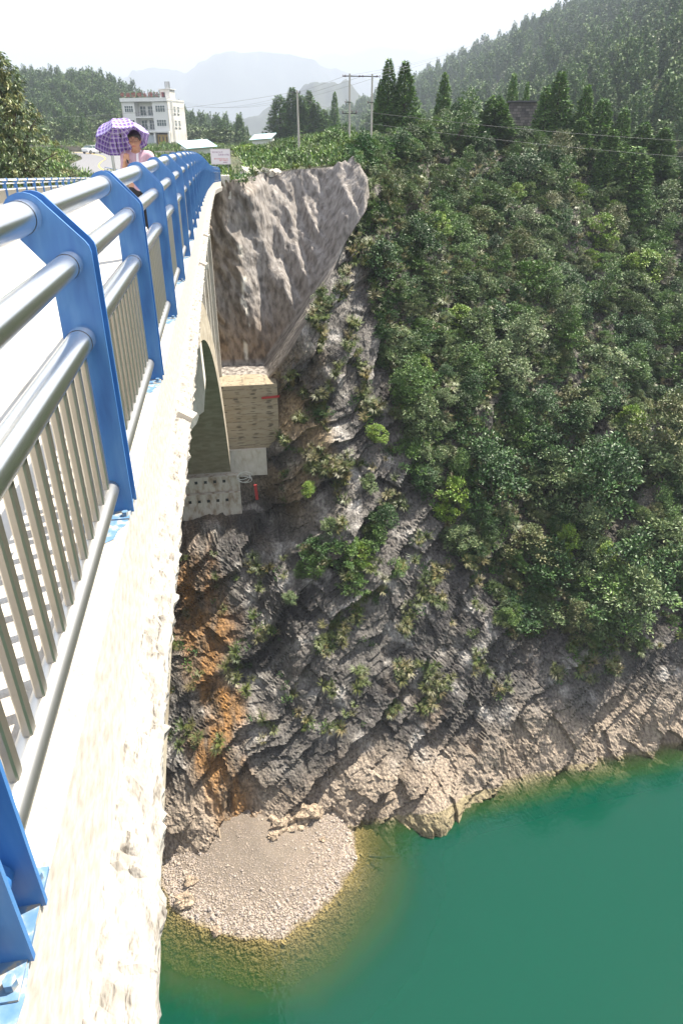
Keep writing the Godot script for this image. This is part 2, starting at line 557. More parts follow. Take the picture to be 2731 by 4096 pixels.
func bank_y(x: float, d: float) -> float:     # height of the bank at distance d
	var line := bank_line(x)
	for k in range(1, line.size()):
		if -line[k].z >= d:
			return line[k].y
	return line[line.size() - 1].y

func ground_color(x: float, z: float) -> Color:
	var g := 0.5 + 0.5 * n1.get_noise_2d(x, z)
	var h := 0.5 + 0.5 * n2.get_noise_2d(x * 0.4, z * 0.4)
	return Color(0.045, 0.062, 0.022).lerp(Color(0.105, 0.115, 0.035), g).lerp(Color(0.16, 0.13, 0.07), smooth(0.6, 0.85, h) * 0.6)

# ------------------------------------------------------------------ river, gravel bar
func bar_h(x: float, z: float) -> float:
	# a fan of gravel washed down below the seep, its foot under water
	var p := Vector2((x + 1.0) / 9.6, (z + 44.5) / 10.0)
	var r := p.length() + n1.get_noise_2d(x * 1.1, z * 1.1) * 0.11
	var h := 2.3 * (1.0 - r)
	if r > 1.0: h = -(r - 1.0) * 6.5
	return WATER + h + n2.get_noise_2d(x, z) * 0.14

func water_and_bar() -> void:
	var b := Bag.new()
	var nx := 150
	var nz := 130
	for i in nx + 1:
		for k in nz + 1:
			var x := -20.0 + 40.0 * i / nx
			var z := -50.0 + 30.0 * k / nz
			var y := bar_h(x, z)
			var wet := smooth(WATER + 0.15, WATER - 0.1, y)
			var tone := 0.5 + 0.5 * n1.get_noise_2d(x * 2.0, z * 2.0)
			var c := Color(0.32, 0.265, 0.215).lerp(Color(0.26, 0.225, 0.195), tone)
			b.vert(Vector3(x, y, z), c.lerp(Color(0.17, 0.135, 0.05), wet))
	for i in nx:
		for k in nz:
			var a := i * (nz + 1) + k
			b.tri(a, a + nz + 1, a + 1)
			b.tri(a + 1, a + nz + 1, a + nz + 2)
	var bar := single("gravel_bar", b.done(true), M.gravel)
	tag(bar, "", "", "", "structure")
	# stones lying on it
	var stones: Array[ArrayMesh] = []
	for s in 3:
		stones.append(stone_mesh(s, 1))
	var places := [[], [], []]
	var cols := [[], [], []]
	for k in 42000:
		var x := rnd(-12.5, 10.5)
		var z := rnd(-48.0, -30.0)
		var y := bar_h(x, z)
		if y < WATER - 2.0: continue
		var big := smooth(WATER + 1.7, WATER - 0.5, y)
		if rng.randf() > 0.75 + 0.25 * big: continue
		var r := (0.025 + 0.06 * pow(rng.randf(), 2.0)) * (0.7 + big) * (2.0 if rng.randf() < 0.03 else 1.0)
		var s := k % 3
		places[s].append(Transform3D(Basis.from_euler(Vector3(rnd(0, 6), rnd(0, 6), rnd(0, 6))).scaled(Vector3.ONE * r), Vector3(x, y + r * 0.25, z)))
		var c := Color(0.38, 0.31, 0.25).lerp(Color(0.25, 0.22, 0.205), rng.randf())
		cols[s].append(c.lerp(Color(0.18, 0.14, 0.05), smooth(WATER + 0.1, WATER - 0.1, y)))
	for s in 3:
		var o := many(numbered("gravel"), stones[s], M.pebble, places[s], cols[s])
		tag(o, "grey and buff stones spread over the gravel bar by the green water", "gravel")
	var rocks := [[-7.4, -40.2, 0.42, "pale rock at the left of the gravel bar, the upper of two"], [-7.9, -38.6, 0.6, "broad lumpy boulder by the left water edge of the gravel bar"], [0.3, -42.6, 0.34, "lone small boulder near the middle of the gravel bar"], [4.9, -42.4, 0.22, "lone small stone on the right half of the gravel bar"], [-5.2, -35.7, 0.34, "boulder at the front water edge of the gravel bar"]]
	for r: Array in rocks:
		var m := stone_mesh(20 + rocks.find(r), 3)
		var o := single("boulder", m, M.rock, Vector3(r[0], bar_h(r[0], r[1]) + r[2] * 0.3, r[1]))
		o.scale = Vector3.ONE * float(r[2]) * 1.3
		tag(o, r[3], "boulder", "boulders on the gravel bar")
	# lumpy rock mass at the head of the bar
	for r: Array in [[1.6, -44.2, 1.3, 31, "tawny lumpy rock mass at the head of the gravel bar"], [3.6, -44.8, 1.1, 32, "lumpy tawny boulder right of the rock mass at the head of the bar"], [-0.6, -45.6, 1.0, 33, "tawny boulder left of the rock mass at the head of the bar"]]:
		var o := single("boulder", stone_mesh(r[3], 4), M.rock, Vector3(r[0], WATER + 1.6, r[1]))
		o.scale = Vector3(r[2] * 1.3, r[2] * 0.9, r[2])
		tag(o, r[4], "boulder", "boulders at the head of the gravel bar")
	var log_ := Bag.new()
	log_.tube([Vector3(9.2, WATER - 0.25, -40.6), Vector3(10.2, WATER - 0.2, -40.3), Vector3(11.6, WATER - 0.22, -40.2)], [0.10, 0.12, 0.05], 7)
	tag(single("sunken_log", log_.done(true), M.bark), "dark log lying just under the green water right of the gravel bar", "log")
	var drift := Bag.new()
	drift.tube([Vector3(-4.9, WATER + 2.6, -44.6), Vector3(-4.75, WATER + 1.9, -44.0), Vector3(-4.65, WATER + 1.3, -43.4)], [0.08, 0.07, 0.05], 7)
	tag(single("driftwood", drift.done(true), mat(lin(0.36, 0.28, 0.2), 0.9)), "bare driftwood stick leaning on the orange rock above the gravel bar", "driftwood")
	# the water: cloudy green body just below a smooth surface
	var murk := Bag.new()
	var nw := 220
	for i in nw + 1:
		for k in nw + 1:
			var x := lerpf(-150.0, 240.0, float(i) / nw) if i > 0 and i < nw else (-420.0 if i == 0 else 520.0)
			var fx := float(i) / nw * 2.0 - 1.0
			x = 2.0 + (fx * 30.0 + signf(fx) * pow(absf(fx), 5.0) * 420.0)
			var fz := float(k) / nw
			var z := -56.0 + fz * 50.0 + pow(fz, 4.0) * 150.0
			var bed := maxf(bar_h(x, z), WATER - 24.0)
			var bank := (-z - face_d(clampf(x, -16, 95), WATER)) * 1.15 + WATER
			bed = maxf(bed, bank)
			var depth := clampf(WATER - bed, 0.0, 24.0)
			var a := 1.0 - exp(-depth * 0.5)
			var tone := Color(0.020, 0.046, 0.012).lerp(Color(0.0005, 0.042, 0.0245), smooth(1.2, 5.0, depth))
			tone.a = clampf(a, 0.0, 1.0)
			murk.vert(Vector3(x, WATER - 0.06, z), tone)
	for i in nw:
		for k in nw:
			var a := i * (nw + 1) + k
			murk.tri(a, a + nw + 1, a + 1)
			murk.tri(a + 1, a + nw + 1, a + nw + 2)
	var mm := mat(Color.WHITE, 1.0, 0.0, true, 0.0)
	mm.transparency = BaseMaterial3D.TRANSPARENCY_ALPHA
	tag(single("water", murk.done(true), mm), "", "", "", "structure")
	var sheet := Bag.new()
	sheet.quad(Vector3(-420, WATER, -80), Vector3(520, WATER, -80), Vector3(520, WATER, 144), Vector3(-420, WATER, 144))
	var sw := mat(Color(1, 1, 1, 0.0), 0.03)
	sw.metallic_specular = 0.37
	sw.transparency = BaseMaterial3D.TRANSPARENCY_ALPHA
	sw.uv1_triplanar = true
	sw.uv1_world_triplanar = true
	sw.uv1_scale = Vector3(0.22, 0.22, 0.22)
	sw.heightmap_enabled = true
	sw.heightmap_texture = noise_tex(0.012, 512, 3, [], FastNoiseLite.TYPE_SIMPLEX_SMOOTH, 77)
	sw.heightmap_scale = 1.0
	tag(single("water_surface", sheet.done(), sw), "", "", "", "structure")
	var bed := Bag.new()
	bed.quad(Vector3(-420, WATER - 14.5, -80), Vector3(520, WATER - 14.5, -80), Vector3(520, WATER - 14.5, 144), Vector3(-420, WATER - 14.5, 144), Color(0.08, 0.08, 0.04))
	tag(single("river_bed", bed.done(), M.gravel), "", "", "", "structure")
	# the bank that the bridge comes from, behind the viewer
	var nb := Bag.new()
	for i in 41:
		for k in 25:
			var x := -200.0 + 10.0 * i
			var t := k / 24.0
			nb.vert(Vector3(x + n1.get_noise_2d(x, t * 40.0) * 4.0, lerpf(-68.0, -0.7, smooth(0, 0.75, t)) - (1.0 if absf(x + 5.0) < 14.0 else -6.0 * t), 34.0 + 70.0 * t + n1.get_noise_2d(x + 90.0, t * 60.0) * 6.0), Color(0.07, 0.075, 0.035))
	for i in 40:
		for k in 24:
			var a := i * 25 + k
			nb.tri(a, a + 25, a + 1)
			nb.tri(a + 1, a + 25, a + 26)
	tag(single("near_hillside", nb.done(), M.ground), "", "", "", "structure")

func stone_mesh(seed_: int, detail: int) -> ArrayMesh:
	var s := SphereMesh.new()
	s.radial_segments = 6 + detail * 4
	s.rings = 3 + detail * 2
	s.radius = 1.0
	s.height = 2.0
	var b := Bag.new()
	var a := s.get_mesh_arrays()
	b.p = a[Mesh.ARRAY_VERTEX]
	b.i = a[Mesh.ARRAY_INDEX]
	for k in b.p.size():
		var q := b.p[k]
		var f := 1.0 + n2.get_noise_3d(q.x * 2.6 + seed_ * 9.0, q.y * 2.6, q.z * 2.6) * 0.9
		if detail > 1: f += n3.get_noise_3d(q.x * 1.2, q.y * 1.2 + seed_, q.z * 1.2) * 0.4
		b.p[k] = q * Vector3(1.0, 0.72, 0.86) * f
		b.c.append(Color(0.36, 0.28, 0.20) if detail > 1 else Color.WHITE)
		b.u.append(Vector2.ZERO)
	return b.done()

# ------------------------------------------------------------------ country beyond the bridge
func land(x: float, z: float) -> float:
	var d := -z
	var y := lerpf(-2.6, -1.3, smooth(76, 110, d)) + smooth(120, 200, d) * 1.2
	y += -3.5 * smooth(30, 70, x) * (1.0 - smooth(150, 190, d))
	# wooded slope to the right
	var r := ((x - 76.0) * 0.9 + (d - 150.0) * 0.1) * 0.44
	r = maxf(r, 0.0) * (1.0 - 0.75 * smooth(330, 620, d))
	y += r * smooth(120, 190, d) + r * 0.15
	# wooded knoll to the left
	var e := Vector2((x + 44.0) / (34.0 if x > -44.0 else 95.0), (d - 300.0) / 70.0)
	y += 17.0 * exp(-e.length_squared() * 1.3)
	y += n1.get_noise_2d(x * 0.35, z * 0.35) * (0.6 + 5.0 * smooth(6.0, 30.0, y))
	return y

var road_points: Array[Vector2] = [Vector2(-5.4, -73.0), Vector2(-7.2, -80), Vector2(-11.0, -90), Vector2(-15.4, -104), Vector2(-17.0, -119), Vector2(-18.5, -133), Vector2(-22.5, -152), Vector2(-30.0, -170), Vector2(-46.0, -184), Vector2(-70.0, -192)]

func road_curve() -> Curve2D:
	var c := Curve2D.new()
	for k in road_points.size():
		var t := (road_points[mini(k + 1, road_points.size() - 1)] - road_points[maxi(k - 1, 0)]) / 6.0
		c.add_point(road_points[k], -t, t)
	return c

func road_y(z: float) -> float:
	return lerpf(-2.85, -1.35, smooth(74, 120, -z)) + smooth(120, 180, -z) * 0.5

func terrain() -> void:
	var curve := road_curve()
	var pts := curve.get_baked_points()
	var b := Bag.new()
	var xs: Array[float] = []
	var x := -320.0
	while x <= 380.0:
		xs.append(x)
		x += 1.6 if x > -50.0 and x < 40.0 else 4.0
	var zs: Array[float] = []
	var z := -74.6
	while z > -700.0:
		zs.append(z)
		z -= 1.6 if z > -190.0 else 4.5
	for i in xs.size():
		for k in zs.size():
			var p := Vector2(xs[i], zs[k])
			var y := land(p.x, p.y)
			if p.x > 1.5 and p.y > -150.0 and p.x < 95.0:
				y -= 3.0 * smooth(1.5, 5.0, p.x) * smooth(-150, -140, p.y)
			if p.x > 12.0 and p.y > -170.0:
				y = lerpf(over_cols(minf(p.x, 100.0), func(c: int) -> float: return ENDS[c]) - 1.2, y, smooth(-147.0, -170.0, p.y))
			if p.y > -200.0 and p.x < 6.0:
				var dd := 1e9
				for q in pts:
					dd = minf(dd, q.distance_squared_to(p))
				dd = sqrt(dd)
				y = lerpf(road_y(p.y) - 0.12, y, smooth(5.5, 9.5, dd))
			b.vert(Vector3(p.x, y, p.y), ground_color(p.x, p.y))
	for i in xs.size() - 1:
		for k in zs.size() - 1:
			var a := i * zs.size() + k
			if xs[i] > 1.0 and zs[k] > -141.0: continue
			b.tri(a, a + 1, a + zs.size())
			b.tri(a + 1, a + zs.size() + 1, a + zs.size())
	tag(single("terrain", b.done(true), M.ground), "", "", "", "structure")
	# ground left of the bridge, on the far side of its left railing
	var lb := Bag.new()
	for i in 62:
		for k in 71:
			var px := -10.9 - (0.0 if i == 0 else 0.7 + 2.4 * (i - 1))
			var steep := k <= 30
			var t := k / 30.0 if steep else (k - 30) / 40.0
			var y := lerpf(-66.0, -2.4, t) if steep else -2.4
			var pz := lerpf(-37.0, -49.0, t) if steep else lerpf(-49.0, -76.0, t)
			var q := Vector3(px, y, pz)
			if i == 0: y = -66.0
			if steep:
				pz += strata(q) * 0.7
			else:
				y += n1.get_noise_2d(px, pz) * 0.5
			if pz < -74.0 and i > 0: y = land(px, pz)
			lb.vert(Vector3(px, y, pz), rock_color(q, 0.0) if steep and k < 28 else ground_color(px, pz))
	for i in 61:
		for k in 70:
			var a := i * 71 + k
			lb.tri(a, a + 1, a + 71)
			lb.tri(a + 1, a + 72, a + 71)
	tag(single("left_bank_ground", lb.done(), M.rock), "", "", "", "structure")
	# the road and its yellow line
	for which in 2:
		var r := Bag.new()
		var w := 3.7 if which == 0 else 0.09
		var lift := 0.0 if which == 0 else 0.02
		var n := 90
		for k in n + 1:
			var s := curve.get_baked_length() * k / n
			var p := curve.sample_baked(s)
			var q := curve.sample_baked(minf(s + 0.5, curve.get_baked_length()))
			var o := curve.sample_baked(maxf(s - 0.5, 0.0))
			var side := (q - o).normalized().orthogonal()
			for e: float in [-1.0, 1.0]:
				var v := p + side * w * e
				r.vert(Vector3(v.x, road_y(p.y) + lift + e * -0.02, v.y))
		for k in n:
			r.tri(k * 2, k * 2 + 2, k * 2 + 1)
			r.tri(k * 2 + 1, k * 2 + 2, k * 2 + 3)
		var o := single("road" if which == 0 else "road_marking", r.done(true), M.asphalt if which == 0 else mat(lin(0.62, 0.42, 0.08), 0.8))
		tag(o, "", "", "", "structure")

func mountains() -> void:
	# ridges as plan lines: x, distance, height; each a body that falls away to both sides
	var ranges := [
		[1000.0, [-732, 83, -282, 83, -242, 77, -226, 78, -206, 79, -192, 78, -176, 71, -161, 64, -150, 60, -128, 52, -100, 44, -65, 36, -29, 30, -2, 26, 44, 33, 76, 45, 102, 60, 117, 69, 133, 68, 149, 59, 188, 46, 237, 38, 270, 41, 337, 53, 687, 55]],
		[2400.0, [-1413, 138, -333, 138, -290, 150, -260, 160, -231, 172, -201, 182, -179, 189, -137, 190, -102, 187, -75, 178, -52, 191, -29, 205, 15, 224, 58, 232, 116, 234, 159, 230, 210, 219, 261, 214, 306, 205, 366, 197, 427, 180, 488, 167, 567, 156, 686, 137, 1526, 143]],
		[4400.0, [-1841, 310, 139, 310, 343, 358, 480, 383, 564, 386, 617, 409, 665, 415, 734, 399, 810, 427, 879, 447, 955, 455, 1019, 441, 1062, 423, 1147, 417, 1219, 414, 1302, 445, 1388, 453, 1462, 436, 1606, 457, 1748, 494, 1892, 519, 2187, 548, 3727, 575]]]
	for r: Array in ranges:
		var b := Bag.new()
		var d: float = r[0]
		var l: Array = r[1]
		var nx := 420
		var nz := 26
		for i in nx + 1:
			var x := lerpf(l[0], l[l.size() - 2], float(i) / nx)
			var h := 0.0
			for k in range(2, l.size(), 2):
				if x <= l[k] or k == l.size() - 2:
					var t := clampf((x - l[k - 2]) / (l[k] - l[k - 2]), 0, 1)
					h = lerpf(l[k - 1], l[k + 1], t * t * (3 - 2 * t))
					break
			h += n1.get_noise_2d(x * 160.0 / d, d) * d * 0.004 + n2.get_noise_2d(x * 160.0 / d, d) * d * 0.0022
			for k in nz + 1:
				var t := float(k) / nz * 2.0 - 1.0
				var spread := d * 0.26
				var y := h * (1.0 - pow(absf(t), 1.25)) - 6.0
				y += (absf(n1.get_noise_2d(x * 130.0 / d, t * 26.0 + d)) - 0.2) * d * 0.05 * (1.0 - absf(t)) * smooth(0.0, 0.25, absf(t))
				b.vert(Vector3(x, y, -d - t * spread), Color(0.022, 0.038, 0.018).lerp(Color(0.05, 0.062, 0.026), 0.5 + 0.5 * n1.get_noise_2d(x * 100.0 / d, t * 20.0)))
		for i in nx:
			for k in nz:
				var a := i * (nz + 1) + k
				b.tri(a, a + 1, a + nz + 1)
				b.tri(a + 1, a + nz + 2, a + nz + 1)
		tag(single("mountain", b.done(true), M.ground), "", "", "", "structure")
	var plain := Bag.new()
	plain.quad(Vector3(-5000, -7, -5600), Vector3(5000, -7, -5600), Vector3(5000, -7, -560), Vector3(-5000, -7, -560), Color(0.06, 0.075, 0.03))
	tag(single("ground", plain.done(), M.ground), "", "", "", "structure")

func haze() -> void:       # the summer haze that lies over the valley behind the gorge
	var m := FogMaterial.new()
	m.albedo = lin(0.74, 0.835, 1.0)
	m.density = 0.00065
	var f := FogVolume.new()
	f.name = "valley_haze"
	f.shape = RenderingServer.FOG_VOLUME_SHAPE_BOX
	f.size = Vector3(7000, 400, 4800)
	f.position = Vector3(0, 180, -2540)
	f.material = m
	f.set_meta("kind", "stuff")
	f.set_meta("label", "pale blue summer haze lying over the valley and the far hills")
	f.set_meta("category", "haze")
	add_child(f)

# ------------------------------------------------------------------ the bridge
func drop(z: float) -> float:          # how far the deck has sunk at distance z
	var o := z / 0.9
	if o < 10.0: return 0.0
	if o < 37.4: return 0.9 * 0.00073 * (o - 10.0) * (o - 10.0)
	return 0.9 * (0.548 + 0.04 * (o - 37.4))

func edge_x(z: float) -> float:        # shift of the right edge
	return 0.62 * pow(smooth(50, 75, z), 2.0)

func at_edge(x: float, y: float, z: float) -> Vector3:
	return Vector3(x + edge_x(z), y - drop(z), -z)

func sweep(outline: Array, z0: float, z1: float, step: float) -> ArrayMesh:   # outline (x, y) clockwise seen from the viewer
	var b := Bag.new()
	var n := maxi(1, int(ceil((z1 - z0) / step)))
	for m in outline.size():
		var p: Vector2 = outline[m]
		var q: Vector2 = outline[(m + 1) % outline.size()]
		for k in n:
			var za := lerpf(z0, z1, float(k) / n)
			var zb := lerpf(z0, z1, float(k + 1) / n)
			b.quad(at_edge(p.x, p.y, za), at_edge(p.x, p.y, zb), at_edge(q.x, q.y, zb), at_edge(q.x, q.y, za))
	for e in 2:
		var z := z0 if e == 0 else z1
		var poly := PackedVector2Array()
		for p: Vector2 in outline: poly.append(p)
		var t := Geometry2D.triangulate_polygon(poly)
		var k0 := b.p.size()
		for p: Vector2 in outline: b.vert(at_edge(p.x, p.y, z))
		for k in range(0, t.size(), 3):
			b.tri(k0 + t[k], k0 + t[k + 1], k0 + t[k + 2])
	return b.done()

func arch_y(z: float) -> float:
	return -4.0 - 24.0 * pow((z - 15.0) / 49.0, 2.0)

func stained_wall() -> StandardMaterial3D:      # ochre concrete with the dark bars of old formwork joints
	var img := Image.create(512, 256, false, Image.FORMAT_RGB8)
	for x in 512:
		for y in 256:
			var a := 0.5 + 0.5 * n1.get_noise_2d(x * 0.35, y * 0.12)
			var b := 0.5 + 0.5 * n2.get_noise_2d(x * 0.12, y * 0.14)
			var c := Color(0.23, 0.185, 0.12).lerp(Color(0.31, 0.27, 0.205), a).lerp(Color(0.19, 0.14, 0.085), smooth(0.55, 0.8, b) * 0.6)
			var row := fposmod(y / 22.0 + 0.25 * n1.get_noise_2d(x * 0.4, y * 0.4), 1.0)
			var dark := smooth(0.34, 0.44, row) * smooth(0.75, 0.62, row) * smooth(-0.05, 0.35, n1.get_noise_2d(x * 0.9, floor(y / 22.0) * 60.0)) * smooth(200, 150, y)
			dark = maxf(dark, smooth(0.42, 0.46, fposmod(x / 64.0 + 0.05 * n1.get_noise_2d(y * 1.0, 3.0), 1.0)) * smooth(0.56, 0.52, fposmod(x / 64.0 + 0.05 * n1.get_noise_2d(y * 1.0, 3.0), 1.0)) * smooth(-0.2, 0.3, n2.get_noise_2d(x * 0.1, y * 0.2)) * 0.8)
			c = c.lerp(Color(0.06, 0.048, 0.036), dark * 0.8)
			img.set_pixel(x, y, c.linear_to_srgb())
	var m := mat(Color.WHITE, 0.92)
	m.albedo_texture = ImageTexture.create_from_image(img)
	return m

func bridge() -> void:
	var o := base("bridge")
	tag(o, "long concrete arch bridge with pale kerbs crossing the gorge", "bridge")
	part("deck", sweep([Vector2(-0.87, -0.15), Vector2(-0.87, -0.62), Vector2(-10.0, -1.35), Vector2(-10.0, -0.9)], -34, 74.4, 3.0), M.deck, o)
	# right kerb: smooth top, board marked face
	part("kerb", sweep([Vector2(-0.468, 0.0), Vector2(-0.466, -0.47), Vector2(-0.865, -0.62), Vector2(-0.865, 0.0)], -34, 74.4, 1.2), M.concrete, o)
	part("kerb_top", sweep([Vector2(-0.470, 0.004), Vector2(-0.470, -0.02), Vector2(-0.868, -0.02), Vector2(-0.868, 0.004)], -34, 74.4, 1.2), M.kerb_top, o)
	part("kerb", sweep([Vector2(-9.6, -0.75), Vector2(-9.6, -0.92), Vector2(-10.2, -1.35), Vector2(-10.2, -0.75)], -34, 74.4, 1.2), M.concrete, o)
	# the ragged ledge of the slab below the kerb
	var b := Bag.new()
	var zs: Array[float] = []
	var z := -3.0
	while z < 74.3:
		zs.append(z)
		z += 0.016 + maxf(z, 0.0) * 0.005
	var prof: Array[Vector2] = []
	for k in 7: prof.append(Vector2(lerpf(-0.480, -0.345, k / 6.0), -0.445 - 0.035 * k / 6.0))
	for k in range(1, 9): prof.append(Vector2(-0.345 - 0.075 * k / 8.0, lerpf(-0.48, -0.80, k / 8.0)))
	for k in range(1, 4): prof.append(Vector2(-0.42 - 0.5 * k / 3.0, -0.80 - 0.02 * k))
	for i in zs.size():
		for k in prof.size():
			var p := prof[k]
			var zz := zs[i]
			var rough := smooth(0.0, 2.0, k) * (1.0 - smooth(10.0, 14.0, k) * 0.7)
			var lump := n3.get_noise_3d(p.x * 7.0, p.y * 7.0, zz * 2.6) * 0.014 + maxf(0.0, n3.get_noise_3d(p.x * 6.0, p.y * 6.0 + 40.0, zz * 4.1) - 0.2) * 0.06
			lump += maxf(0.0, n3.get_noise_3d(p.x * 2.0, p.y * 2.0, zz * 0.9)) * 0.02 - 0.006
			var dir := Vector2(0.35, 1.0).normalized() if k < 6 else (Vector2(1.0, 0.3) if k < 14 else Vector2(0.0, -1.0))
			p += dir * lump * rough
			p.x += 0.05 * smooth(2.2, 0.8, zz) * smooth(3, 7, k)
			b.vert(at_edge(p.x, p.y, zz))
	for i in zs.size() - 1:
		for k in prof.size() - 1:
			var a := i * prof.size() + k
			b.tri(a, a + prof.size(), a + 1)
			b.tri(a + 1, a + prof.size(), a + prof.size() + 1)
	part("slab_edge", b.done(), M.ledge, o)
	part("slab", sweep([Vector2(-0.50, -0.56), Vector2(-0.50, -0.82), Vector2(-1.3, -1.05), Vector2(-1.3, -0.66)], -34, 74.4, 3.0), M.concrete, o)
	part("girder", sweep([Vector2(-1.25, -0.8), Vector2(-1.25, -1.9), Vector2(-9.2, -2.3), Vector2(-9.2, -1.3)], -34, 72.0, 3.0), M.old_concrete, o)
	# arch rib
	var rib := Bag.new()
	var n := 60
	for e in 1:
		for k in n:
			var za := lerpf(-33.0, 64.5, float(k) / n)
			var zb := lerpf(-33.0, 64.5, float(k + 1) / n)
			var ta := 1.5 + 0.0006 * pow(za - 15.0, 2.0)
			var tb := 1.5 + 0.0006 * pow(zb - 15.0, 2.0)
			var q := [Vector3(-1.1, arch_y(za), -za), Vector3(-1.1, arch_y(zb), -zb), Vector3(-1.1, arch_y(zb) + tb, -zb), Vector3(-1.1, arch_y(za) + ta, -za)]
			var r := []
			for v: Vector3 in q: r.append(v + Vector3(-8.0, 0, 0))
			rib.quad(q[3], q[2], q[1], q[0])
			rib.quad(r[0], r[1], r[2], r[3])
			rib.quad(q[2], q[3], r[3], r[2])
			rib.quad(q[0], q[1], r[1], r[0])
	part("arch_rib", rib.done(), M.old_concrete, o)
	for zc: float in [-26.0, -14.0, 44.0, 52.0, 60.0]:
		var top := -1.9 - drop(maxf(zc, 0.0))
		var bot := arch_y(zc) + 1.2
		part("spandrel_column", box_mesh(Vector3(-5.1, (top + bot) * 0.5, -zc), Vector3(7.4, top - bot, 0.8)), M.pier, o)
	part("end_pier", box_mesh(Vector3(-4.9, -11.6, -69.6), Vector3(7.3, 17.2, 1.1)), M.pier, o)
	for zc in [24.6]:
		var g := Bag.new()
		g.prism(PackedVector2Array([Vector2(-1.14, -4.4), Vector2(-1.10, -6.7), Vector2(-1.22, -7.5), Vector2(-1.6, -7.75), Vector2(-1.9, -7.75), Vector2(-1.9, -4.4)]), -zc - 1.4, -zc)
		part("crown_block", g.done(), M.pier, o)
	# drain spouts that stick out under the kerb
	for zc: float in [5.0, 12.3, 16.6]:
		var g := Bag.new()
		var hexa := PackedVector2Array()
		for k in 6:
			hexa.append(Vector2(cos(TAU * k / 6.0), sin(TAU * k / 6.0)) * 0.066)
		g.prism(hexa, -0.05, 0.075)
		var s := part("drain_spout", g.done(), M.pier, o, at_edge(-0.385, -0.47, zc))
		s.rotation = Vector3(0.35, 1.1, 0.3)
	# abutment under the end pier and the springing block with its square pockets
	var wall := Bag.new()
	wall.box(Vector3(-4.9, -23.3, -69.3), Vector3(18.0, 6.8, 6.8))
	part("abutment", wall.done(), stained_wall(), o)
	part("abutment_foot", box_mesh(Vector3(-4.2, -28.1, -68.9), Vector3(14.0, 2.9, 6.3), Basis(Vector3.UP, -0.05)), M.pier, o)
	part("springing_block", box_mesh(Vector3(-8.0, -30.05, -67.2), Vector3(15.4, 1.75, 4.4)), M.block, o)
	part("springing_block", box_mesh(Vector3(-7.9, -32.25, -66.9), Vector3(15.2, 2.55, 4.6)), M.block, o)
	part("springing_foot", box_mesh(Vector3(-8.2, -34.4, -66.8), Vector3(15.4, 1.8, 4.2)), M.block, o)
	for k in 6:
		part("pocket", box_mesh(Vector3(-1.9 - k * 0.95, -29.75, -64.99), Vector3(0.3, 0.3, 0.08)), M.dark, o)
		part("pocket", box_mesh(Vector3(-1.75 - k * 0.95, -31.75, -64.59), Vector3(0.3, 0.3, 0.08)), M.dark, o)
	part("abutment", box_mesh(Vector3(-5.2, -4.9, -75.6), Vector3(12.4, 6.5, 2.4)), M.pier, o)

# ------------------------------------------------------------------ railings
func post_outline() -> PackedVector2Array:
	var o := PackedVector2Array()
	o.append(Vector2(-0.607, 0.004))
	o.append(Vector2(-0.602, 0.892))
	o.append(Vector2(-0.609, 0.985))
	o.append(Vector2(-0.688, 1.080))
	for k in 11:
		var a := lerpf(215.0, 52.0, k / 10.0)
		o.append(Vector2(-0.648, 1.142) + Vector2(cos(deg_to_rad(a)), sin(deg_to_rad(a))) * 0.074)
	o.append(Vector2(-0.472, 1.063))
	o.append(Vector2(-0.461, 1.047))
	o.append(Vector2(-0.456, 1.026))
	o.append(Vector2(-0.457, 0.004))
	return o

const RAILS := [["top_rail", -0.648, 1.143, 0.052], ["upper_rail", -0.531, 0.990, 0.041], ["middle_rail", -0.535, 0.733, 0.045], ["bottom_rail", -0.535, 0.118, 0.037]]

